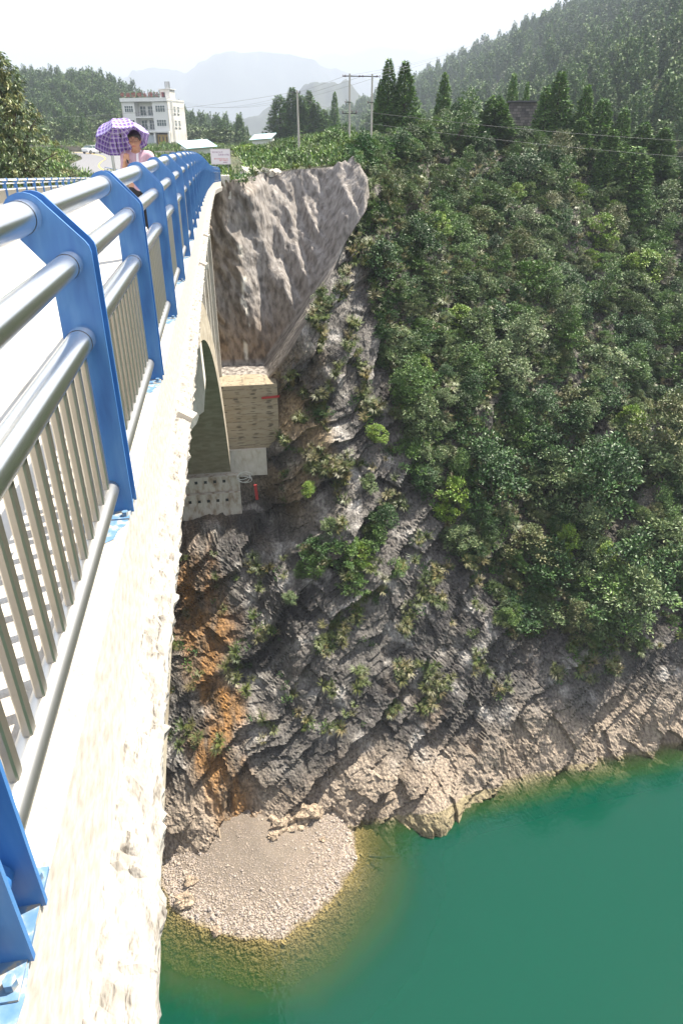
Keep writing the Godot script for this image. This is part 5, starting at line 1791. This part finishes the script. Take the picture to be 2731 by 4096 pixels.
func small_things() -> void:
	# walls along the road behind the man
	tag(single("retaining_wall", box_mesh(Vector3(3.0, -1.0, -128.0), Vector3(26.0, 1.7, 0.5), Basis(Vector3.UP, 0.12)), M.pier), "long grey retaining wall across the plain behind the near railing", "wall")
	tag(single("retaining_wall", box_mesh(Vector3(-32.0, -0.7, -182.0), Vector3(34.0, 2.0, 0.6), Basis(Vector3.UP, -0.25)), M.old_concrete), "brownish roadside wall behind the white car", "wall")
	# sheds with pale blue sheet roofs
	for e: Array in [[-3.2, -126.0, 3.4, 0.5, "shed with a pale blue sheet roof among the weeds, left of the notice board"], [9.5, -160.0, 3.0, -0.4, "small white roofed shed in the weeds behind the single concrete pole"]]:
		var o := base("shed", Vector3(e[0], land(e[0], e[1]) + (0.4 if e[0] > 0 else 0.0), e[1]), e[3])
		part("wall", box_mesh(Vector3(0, 0.9, 0), Vector3(e[2] * 1.3, 1.8, 2.4)), M.white, o)
		part("roof", box_mesh(Vector3(0, 2.15, 0.2), Vector3(e[2] * 1.6, 0.08, 3.6), Basis.from_euler(Vector3(0.28, 0, 0.06))), mat(lin(0.42, 0.62, 0.66), 0.5), o)
		tag(o, e[4], "shed")
	for e: Array in [[-23.0, -262.0, 3.2, "tiny white house far behind the company building"], [-14.0, -330.0, 9.0, "long low white house at the foot of the far mountains"]]:
		var o := base("far_house", Vector3(e[0], 2.0, e[1]))
		part("wall", box_mesh(Vector3(0, 1.4, 0), Vector3(e[2], 2.8, 4.0)), M.white, o)
		part("roof", box_mesh(Vector3(0, 2.9, 0), Vector3(e[2] + 0.6, 0.25, 4.6)), M.white, o)
		tag(o, e[3], "house")
	# stone hut on the crest: courses of separate blocks
	var hut := base("stone_hut", Vector3(52.6, 3.6, -130.0), -0.3)
	var stone := mat(Color.WHITE, 0.9, 0.0, true)
	part("wall", box_mesh(Vector3(0, 1.75, -1.4), Vector3(4.6, 3.5, 2.6)), mat(lin(0.05, 0.045, 0.045), 0.9), hut)
	part("roof", box_mesh(Vector3(0, 3.62, -1.3), Vector3(5.3, 0.24, 3.4)), mat(lin(0.07, 0.07, 0.075), 0.9), hut)
	for row in 8:
		for k in 7:
			var w := 0.62
			var x := -2.1 + k * 0.68 + (0.2 if row % 2 else 0.0)
			if x > 2.2: continue
			var g := Bag.new()
			g.box(Vector3(x, 0.22 + row * 0.43, -0.06), Vector3(w, 0.37, 0.16 + 0.05 * hash1(row, k)), Color(0.06, 0.055, 0.055).lerp(Color(0.17, 0.15, 0.145), hash1(row * 7, k)))
			part("stone", g.done(), stone, hut)
	tag(hut, "dark flat roofed stone hut among the conifers on the crest", "hut")
	# heap of broken concrete past the bridge
	var places := []
	for k in 7:
		var m := stone_mesh(50 + k, 2)
		var o := single("rubble_slab", m, M.pier, Vector3(2.4 + k * 0.62, -1.75 + 0.3 * hash1(k), -80.0 - hash1(k, 3) * 1.2))
		o.scale = Vector3(0.62, 0.3, 0.5) * (0.6 + 0.7 * hash1(k, 8))
		o.rotation = Vector3(hash1(k, 1), hash1(k, 2) * 3.0, hash1(k, 4) * 0.6)
		tag(o, "pale chunk of broken concrete in the heap at the cliff top", "rubble", "rubble heap at the cliff top")
	tag(single("concrete_beam", box_mesh(Vector3(1.0, -2.0, -78.6), Vector3(2.3, 0.3, 0.35)), M.white), "short white concrete beam lying under the notice board", "beam")
	tag(single("steel_beam", box_mesh(Vector3(3.4, -21.2, -65.75), Vector3(1.8, 0.2, 0.12), Basis(Vector3(0, 0, 1), 0.05)), M.red), "short red steel beam across the stained abutment wall", "beam")
	tag(single("steel_beam", box_mesh(Vector3(1.3, -30.6, -63.6), Vector3(0.3, 1.7, 0.2), Basis(Vector3(0, 0, 1), 0.06)), M.red), "red steel piece standing in the debris by the springing block", "beam")
	var hose := []
	for k in 60:
		var a := k * 0.36
		hose.append(Vector3(0.2 + cos(a) * (0.7 + 0.1 * sin(k * 0.5)), -29.4 + sin(a) * 0.45 + 0.01 * k, -64.2 + 0.25 * sin(a * 1.3)))
	tag(single("hose", tube_mesh(hose, 0.035, 6), mat(lin(0.5, 0.5, 0.47), 0.6)), "coil of pale hose thrown on the rubble by the springing block", "hose")
	# blue guard rail along the road
	var gr := base("guard_rail")
	for k in 9:
		var p := Vector3(-9.4 - k * 0.62, road_y(-88.0) + 0.05, -84.0 - k * 2.2)
		part("post", box_mesh(p + Vector3(0, 0.4, 0), Vector3(0.1, 0.85, 0.1)), M.white, gr)
		if k < 8:
			for h: float in [0.45, 0.8]:
				part("rail", tube_mesh([p + Vector3(0, h, 0), p + Vector3(-0.62, h, -2.2)], 0.045, 6), M.blue, gr)
	tag(gr, "small blue and white guard rail beside the winding road", "guard rail")

# ------------------------------------------------------------------ the man with the umbrella
func field_mesh(bones: Array, cell: float, k: float, shade: Callable) -> ArrayMesh:    # tapered capsules joined by a smooth minimum, as surface nets
	var lo := Vector3.INF
	var hi := -Vector3.INF
	for b: Array in bones:
		for e in 2:
			var r := Vector3.ONE * (float(b[2 + e]) + cell * 3.0)
			lo = lo.min(b[e] - r)
			hi = hi.max(b[e] + r)
	var n := Vector3i(((hi - lo) / cell).ceil()) + Vector3i.ONE
	var f := PackedFloat32Array()
	f.resize(n.x * n.y * n.z)
	for b: Array in bones:
		var p: Vector3 = b[0]
		var q: Vector3 = b[1]
		var r0: float = b[2]
		var r1: float = b[3]
		var sq: Vector3 = b[4] if b.size() > 4 else Vector3.ONE
		var m := Vector3.ONE * (maxf(r0, r1) + cell * 2.5 + 2.0 / k)
		var a := Vector3i(((p.min(q) - m - lo) / cell).floor()).clamp(Vector3i.ZERO, n - Vector3i.ONE)
		var z := Vector3i(((p.max(q) + m - lo) / cell).ceil()).clamp(Vector3i.ZERO, n - Vector3i.ONE)
		var pq := q - p
		var ll := maxf(pq.length_squared(), 1e-9)
		for i in range(a.x, z.x + 1):
			for j in range(a.y, z.y + 1):
				var at := (i * n.y + j) * n.z
				for l in range(a.z, z.z + 1):
					var w := lo + Vector3(i, j, l) * cell - p
					var t := clampf(w.dot(pq) / ll, 0, 1)
					var d := ((w - pq * t) / sq).length() - lerpf(r0, r1, t)
					f[at + l] += exp(-k * d)
	var g := Bag.new()
	var ids := {}
	for i in n.x - 1:
		for j in n.y - 1:
			for l in n.z - 1:
				var at := (i * n.y + j) * n.z + l
				var inside := 0
				var sum := Vector3.ZERO
				var cnt := 0
				var c := [f[at], f[at + 1], f[at + n.z], f[at + n.z + 1], f[at + n.y * n.z], f[at + n.y * n.z + 1], f[at + n.y * n.z + n.z], f[at + n.y * n.z + n.z + 1]]
				for m in 8:
					if c[m] > 1.0: inside += 1
				if inside == 0 or inside == 8: continue
				for m in 8:
					for ax in 3:
						var o := m ^ (1 << ax)
						if o < m: continue
						if (c[m] > 1.0) == (c[o] > 1.0): continue
						var da := -log(maxf(c[m], 1e-12))
						var db := -log(maxf(c[o], 1e-12))
						var t := da / (da - db)
						var pa := Vector3(m >> 2 & 1, m >> 1 & 1, m & 1)
						var pb := Vector3(o >> 2 & 1, o >> 1 & 1, o & 1)
						sum += pa.lerp(pb, t)
						cnt += 1
				var v := lo + (Vector3(i, j, l) + sum / cnt) * cell
				ids[at] = g.vert(v, shade.call(v))
	var st := [n.y * n.z, n.z, 1]
	for at: int in ids:
		var l := at % n.z
		var j := (at / n.z) % n.y
		var i := at / (n.z * n.y)
		var ijk := [i, j, l]
		for ax in 3:
			var u: int = (ax + 1) % 3
			var w: int = (ax + 2) % 3
			if ijk[u] == 0 or ijk[w] == 0: continue
			var x := f[at] > 1.0
			var y := f[at + st[ax]] > 1.0
			if x == y: continue
			var a0: int = at
			var a1: int = at - st[u]
			var a2: int = at - st[u] - st[w]
			var a3: int = at - st[w]
			if not (ids.has(a1) and ids.has(a2) and ids.has(a3)): continue
			if x:
				g.tri(ids[a0], ids[a2], ids[a1])
				g.tri(ids[a0], ids[a3], ids[a2])
			else:
				g.tri(ids[a0], ids[a1], ids[a2])
				g.tri(ids[a0], ids[a2], ids[a3])
	return g.done(true)

func person() -> void:
	# local axes: x to the right of the picture, y up from the soles, z towards the viewer
	var fwd := Vector3(0.159, 0, -0.987)
	var o := base("person", Vector3(-1.135, -0.19, -11.35), deg_to_rad(-9.13))
	tag(o, "man in a pink striped shirt and glasses holding an umbrella behind the railing", "person")
	var skin_col := Color(0.40, 0.215, 0.135)
	var sh_r := Vector3(-0.165, 1.345, 0.0)
	var sh_l := Vector3(0.165, 1.345, 0.0)
	var el_r := Vector3(-0.215, 1.085, 0.03)
	var wr_r := Vector3(-0.135, 1.285, 0.19)
	var el_l := Vector3(0.235, 1.07, -0.03)
	var wr_l := Vector3(0.245, 0.835, 0.06)
	var body := []
	body.append_array([[Vector3(0, 1.0, 0), Vector3(0, 1.16, 0), 0.125, 0.125, Vector3(1.12, 1, 0.82)], [Vector3(0, 1.16, 0), Vector3(0, 1.29, 0), 0.13, 0.12, Vector3(1.2, 1, 0.8)], [sh_r, sh_l, 0.062, 0.062], [Vector3(0, 0.93, 0), Vector3(0, 1.0, 0), 0.125, 0.125, Vector3(1.15, 1, 0.85)],
		[Vector3(0, 1.36, -0.01), Vector3(0, 1.47, 0.01), 0.058, 0.054]])
	for s: float in [-1.0, 1.0]:
		body.append_array([[Vector3(0.085 * s, 0.9, 0), Vector3(0.095 * s, 0.48, 0.01), 0.082, 0.056], [Vector3(0.095 * s, 0.48, 0.01), Vector3(0.1 * s, 0.08, -0.02), 0.054, 0.036], [Vector3(0.1 * s, 0.05, -0.03), Vector3(0.115 * s, 0.035, 0.13), 0.038, 0.03]])
	body.append_array([[sh_r, el_r, 0.052, 0.04], [el_r, wr_r, 0.040, 0.026], [sh_l, el_l, 0.052, 0.04], [el_l, wr_l, 0.040, 0.026]])
	var g := field_mesh(body, 0.014, 42.0, func(_v: Vector3) -> Color: return skin_col)
	var sk := mat(Color.WHITE, 0.5, 0.0, true)
	part("body", g, sk, o)
	# hands, each a palm with four fingers and a thumb
	var hand_r := []
	var palm := wr_r + Vector3(0.022, 0.055, 0.035)
	hand_r.append([wr_r, palm, 0.025, 0.032, Vector3(0.8, 1, 1.1)])
	for k in 4:
		var root := palm + Vector3(0.0, 0.036 - 0.021 * k, 0.012)
		var a := root + Vector3(0.02, 0.003, 0.034)
		var b2 := a + Vector3(0.036, 0.0, -0.002)
		hand_r.append_array([[root, a, 0.0105, 0.0095], [a, b2, 0.0095, 0.009], [b2, b2 + Vector3(0.004, 0, -0.024), 0.009, 0.008]])
	hand_r.append_array([[palm + Vector3(-0.004, 0.01, 0.01), palm + Vector3(0.012, 0.046, 0.03), 0.013, 0.011], [palm + Vector3(0.012, 0.046, 0.03), palm + Vector3(0.038, 0.052, 0.03), 0.011, 0.009]])
	part("hand", field_mesh(hand_r, 0.004, 220.0, func(_v: Vector3) -> Color: return skin_col), sk, o)
	var hand_l := []
	var pl := wr_l + Vector3(0.0, -0.06, 0.01)
	hand_l.append([wr_l, pl, 0.025, 0.03, Vector3(0.7, 1, 1.15)])
	for k in 4:
		var root := pl + Vector3(0, -0.02, 0.028 - 0.019 * k)
		var a := root + Vector3(-0.004, -0.038, 0.006)
		hand_l.append_array([[root, a, 0.01, 0.009], [a, a + Vector3(-0.014, -0.03 + 0.004 * absf(k - 1.5), 0.004), 0.009, 0.0075]])
	hand_l.append([pl + Vector3(-0.006, 0.02, 0.025), pl + Vector3(-0.02, -0.025, 0.05), 0.012, 0.009])
	part("hand", field_mesh(hand_l, 0.004, 220.0, func(_v: Vector3) -> Color: return skin_col), sk, o)
	# head: skull, jaw, nose, lips, ears
	var h := Vector3(0.0, 1.545, 0.02)
	var head := [[h + Vector3(0, 0.035, -0.02), h + Vector3(0, 0.03, 0.012), 0.080, 0.074, Vector3(0.92, 1.08, 1.0)], [h + Vector3(0, -0.03, 0.018), h + Vector3(0, -0.075, 0.040), 0.062, 0.038, Vector3(1.02, 1, 1)], [h + Vector3(0, -0.10, 0.052), h + Vector3(0, -0.103, 0.058), 0.020, 0.018],
		[h + Vector3(0, 0.012, 0.080), h + Vector3(0, -0.026, 0.098), 0.008, 0.0135], [h + Vector3(-0.012, -0.03, 0.088), h + Vector3(0.012, -0.03, 0.088), 0.008, 0.008], [h + Vector3(-0.02, -0.058, 0.079), h + Vector3(0.02, -0.058, 0.079), 0.0075, 0.0075], [h + Vector3(-0.016, -0.067, 0.078), h + Vector3(0.016, -0.067, 0.078), 0.008, 0.008],
		[h + Vector3(-0.045, 0.034, 0.066), h + Vector3(0.045, 0.034, 0.066), 0.012, 0.012], [h + Vector3(-0.042, -0.02, 0.052), h + Vector3(-0.03, -0.035, 0.058), 0.022, 0.02], [h + Vector3(0.042, -0.02, 0.052), h + Vector3(0.03, -0.035, 0.058), 0.022, 0.02],
		[Vector3(0, 1.42, 0), Vector3(0, 1.48, 0.012), 0.055, 0.052]]
	for s: float in [-1.0, 1.0]:
		head.append([h + Vector3(0.083 * s, 0.018, -0.008), h + Vector3(0.079 * s, -0.022, 0.002), 0.014, 0.009, Vector3(0.6, 1, 1)])
	var face := func(v: Vector3) -> Color:
		var q: Vector3 = v - h
		if q.z > 0.06 and absf(q.x) < 0.026 and q.y > -0.074 and q.y < -0.052: return Color(0.36, 0.13, 0.10)
		if q.z > 0.05 and absf(q.y - 0.040 - 0.1 * absf(q.x) * 0.4) < 0.0045 and absf(q.x) > 0.014 and absf(q.x) < 0.05: return Color(0.03, 0.025, 0.02)
		return skin_col
	part("head", field_mesh(head, 0.0042, 130.0, face), sk, o)
	for s: float in [-1.0, 1.0]:
		var e := SphereMesh.new()
		e.radius = 0.0125
		e.height = 0.017
		part("eye", e, mat(lin(0.5, 0.47, 0.44), 0.3), o, h + Vector3(0.032 * s, 0.014, 0.0685))
		var ir := SphereMesh.new()
		ir.radius = 0.006
		ir.height = 0.011
		part("iris", ir, M.dark, o, h + Vector3(0.032 * s, 0.014, 0.077))
	# glasses
	var gl := Bag.new()
	for s: float in [-1.0, 1.0]:
		var ring := []
		for k in 21:
			var a := TAU * k / 20.0
			var rx := signf(cos(a)) * pow(absf(cos(a)), 0.55) * 0.026
			var ry := signf(sin(a)) * pow(absf(sin(a)), 0.55) * 0.016
			ring.append(h + Vector3(0.034 * s + rx, 0.011 + ry, 0.097 - 0.25 * absf(rx * s + 0.0)))
		var rr := []
		for k in 21: rr.append(0.0018)
		gl.tube(ring, rr, 6)
		gl.tube([h + Vector3(0.06 * s, 0.016, 0.09), h + Vector3(0.084 * s, 0.02, 0.0)], [0.0018, 0.0018], 6)
	gl.tube([h + Vector3(-0.009, 0.016, 0.099), h + Vector3(0.009, 0.016, 0.099)], [0.0018, 0.0018], 6)
	part("glasses", gl.done(true), mat(lin(0.03, 0.02, 0.02), 0.3), o)
	# hair: a cap over skull and temples
	var hair := [[h + Vector3(0, 0.052, -0.028), h + Vector3(0, 0.058, 0.0), 0.083, 0.080, Vector3(0.98, 1.06, 1.0)], [h + Vector3(-0.055, 0.062, 0.045), h + Vector3(0.05, 0.07, 0.045), 0.030, 0.034], [h + Vector3(0, 0.0, -0.05), h + Vector3(0, -0.03, -0.05), 0.062, 0.05]]
	for s: float in [-1.0, 1.0]:
		hair.append([h + Vector3(0.072 * s, 0.06, 0.02), h + Vector3(0.078 * s, 0.015, 0.006), 0.018, 0.009])
	part("hair", field_mesh(hair, 0.005, 130.0, func(v: Vector3) -> Color: return Color(0.010, 0.009, 0.009).lerp(Color(0.022, 0.02, 0.018), 0.5 + 0.5 * n3.get_noise_3dv(v * 30.0))), mat(Color.WHITE, 0.45, 0.0, true), o)
	# shirt with short sleeves, collar, placket and pocket
	var shirt := [[Vector3(0, 0.94, 0), Vector3(0, 1.16, 0), 0.143, 0.138, Vector3(1.13, 1, 0.85)], [Vector3(0, 1.16, 0), Vector3(0, 1.29, 0), 0.14, 0.126, Vector3(1.2, 1, 0.82)], [sh_r + Vector3(0, 0.004, 0), sh_l + Vector3(0, 0.004, 0), 0.066, 0.066], [sh_r, sh_r.lerp(el_r, 0.72), 0.064, 0.062], [sh_l, sh_l.lerp(el_l, 0.78), 0.064, 0.064]]
	for s: float in [-1.0, 1.0]:
		shirt.append_array([[Vector3(0.045 * s, 1.395, -0.015), Vector3(0.13 * s, 1.37, -0.01), 0.042, 0.042], [Vector3(0.05 * s, 1.33, 0.03), Vector3(0.03 * s, 1.25, 0.05), 0.06, 0.07]])
	var weave := func(v: Vector3) -> Color:
		var fold := n2.get_noise_3dv(v * 8.0)
		var stripe := absf(fposmod(v.x * 62.0 + fold * 0.5, 1.0) - 0.5)
		if absf(v.x - 0.028 + (1.36 - v.y) * 0.03) < 0.016 and v.z > 0.03: return Color(0.72, 0.68, 0.72)
		return Color(0.52, 0.37, 0.43).lerp(Color(0.34, 0.17, 0.25), smooth(0.24, 0.12, stripe))
	var cloth := mat(Color.WHITE, 0.85, 0.0, true)
	part("shirt", field_mesh(shirt, 0.0085, 60.0, weave), cloth, o)
	for s: float in [-1.0, 1.0]:
		var cl := Bag.new()
		cl.box(Vector3(0.052 * s, 1.398, 0.055), Vector3(0.062, 0.05, 0.012), Color.WHITE, Basis.from_euler(Vector3(-0.5, 0.35 * s, 0.75 * s)))
		cl.box(Vector3(0.064 * s, 1.418, 0.0), Vector3(0.012, 0.045, 0.10), Color.WHITE, Basis.from_euler(Vector3(0.1, 0.2 * s, 0.25 * s)))
		part("collar", cl.done(), mat(lin(0.66, 0.55, 0.62), 0.85), o)
	part("pocket", box_mesh(Vector3(0.095, 1.235, 0.119), Vector3(0.085, 0.09, 0.006), Basis.from_euler(Vector3(-0.06, 0.4, 0))), mat(lin(0.62, 0.48, 0.54), 0.85), o)
	var tr := []
	for s: float in [-1.0, 1.0]:
		tr.append_array([[Vector3(0.085 * s, 0.9, 0), Vector3(0.095 * s, 0.48, 0.01), 0.098, 0.076], [Vector3(0.095 * s, 0.48, 0.01), Vector3(0.1 * s, 0.09, -0.02), 0.074, 0.066]])
	tr.append([Vector3(0, 0.92, 0), Vector3(0, 0.97, 0), 0.132, 0.13, Vector3(1.14, 1, 0.88)])
	part("trousers", field_mesh(tr, 0.016, 50.0, func(_v: Vector3) -> Color: return Color(0.012, 0.012, 0.018)), mat(Color.WHITE, 0.8, 0.0, true), o)
	for s: float in [-1.0, 1.0]:
		part("shoe", field_mesh([[Vector3(0.1 * s, 0.045, -0.05), Vector3(0.118 * s, 0.035, 0.15), 0.046, 0.036]], 0.014, 50.0, func(_v: Vector3) -> Color: return Color(0.015, 0.012, 0.01)), mat(Color.WHITE, 0.4, 0.0, true), o)
	umbrella(o.to_global(palm + Vector3(0.03, 0.0, 0.035)))

func umbrella(grip: Vector3) -> void:
	var right := Vector3(0.987, 0, 0.159)
	var away := Vector3(0.159, 0, -0.987)
	var axis := (right * -0.25 + Vector3.UP * 0.88 + away * 0.40).normalized()
	var o := base("umbrella", grip)
	tag(o, "purple and white plaid umbrella tilted behind the man's head", "umbrella")
	o.basis = Basis(right.slide(axis).normalized(), axis, right.slide(axis).normalized().cross(axis))
	var img := Image.create(256, 256, false, Image.FORMAT_RGB8)
	for x in 256:
		for y in 256:
			var c := Color(0.20, 0.11, 0.42)
			var a := fposmod(x / 64.0, 1.0)
			var b := fposmod(y / 64.0, 1.0)
			for t: float in [a, b]:
				if t > 0.40 and t < 0.66: c = c.lerp(Color(0.035, 0.03, 0.12), 0.5)
			for t: float in [a, b]:
				if (t > 0.05 and t < 0.095) or (t > 0.175 and t < 0.22): c = c.lerp(Color(0.72, 0.72, 0.78), 0.85)
				elif t >= 0.095 and t <= 0.175: c = c.lerp(Color(0.16, 0.2, 0.28), 0.6)
			img.set_pixel(x, y, c.linear_to_srgb())
	var m := mat(Color.WHITE, 0.7)
	m.albedo_texture = ImageTexture.create_from_image(img)
	m.backlight_enabled = true
	m.backlight = Color(0.5, 0.5, 0.5)
	var R := 0.395
	var top := 0.50
	for s in 8:
		var g := Bag.new()
		var na := 8
		var nr := 9
		for i in nr + 1:
			for k in na + 1:
				var t := float(i) / nr
				var f := float(k) / na
				var a0 := TAU * s / 8.0
				var a1 := TAU * (s + 1) / 8.0
				var p := Vector3(cos(a0), 0, sin(a0)).lerp(Vector3(cos(a1), 0, sin(a1)), f) * R * sin(t * 1.25) / sin(1.25)
				var sagging := sin(f * PI) * 0.035 * t
				p.y = top - 0.27 * (1.0 - cos(t * 1.25)) / (1.0 - cos(1.25)) - sagging * 0.4
				p -= Vector3(p.x, 0, p.z).normalized() * sagging * 0.3 if t > 0 else Vector3.ZERO
				g.vert(p, Color.WHITE, Vector2((f - 0.5) * t * 1.45, t * 1.9))
		for i in nr:
			for k in na:
				var a := i * (na + 1) + k
				g.tri(a, a + 1, a + na + 1)
				g.tri(a + 1, a + na + 2, a + na + 1)
		part("canopy_panel", g.done(true), m, o)
		var rib := []
		for i in 10:
			var t := i / 9.0
			var a := TAU * s / 8.0
			var p := Vector3(cos(a), 0, sin(a)) * R * sin(t * 1.25) / sin(1.25)
			p.y = top - 0.006 - 0.27 * (1.0 - cos(t * 1.25)) / (1.0 - cos(1.25))
			rib.append(p)
		part("rib", tube_mesh(rib, 0.0025, 5), M.dull_steel, o)
		part("strut", tube_mesh([Vector3(0, top - 0.19, 0), rib[4]], 0.002, 5), M.dull_steel, o)
	part("shaft", tube_mesh([Vector3(0, -0.05, 0), Vector3(0, top + 0.03, 0)], 0.005, 8), M.dull_steel, o)
	var h := Bag.new()
	h.tube([Vector3(0, -0.075, 0), Vector3(0, 0.05, 0)], [0.013, 0.012], 10)
	part("handle", h.done(true), M.dark, o)
	part("runner", tube_mesh([Vector3(0, top - 0.215, 0), Vector3(0, top - 0.17, 0)], 0.011, 8), M.dark, o)
	part("strap", tube_mesh([Vector3(-0.06, 0.2, 0.1), Vector3(-0.07, 0.12, 0.1), Vector3(-0.06, 0.03, 0.1)], 0.006, 5), M.dark, o)
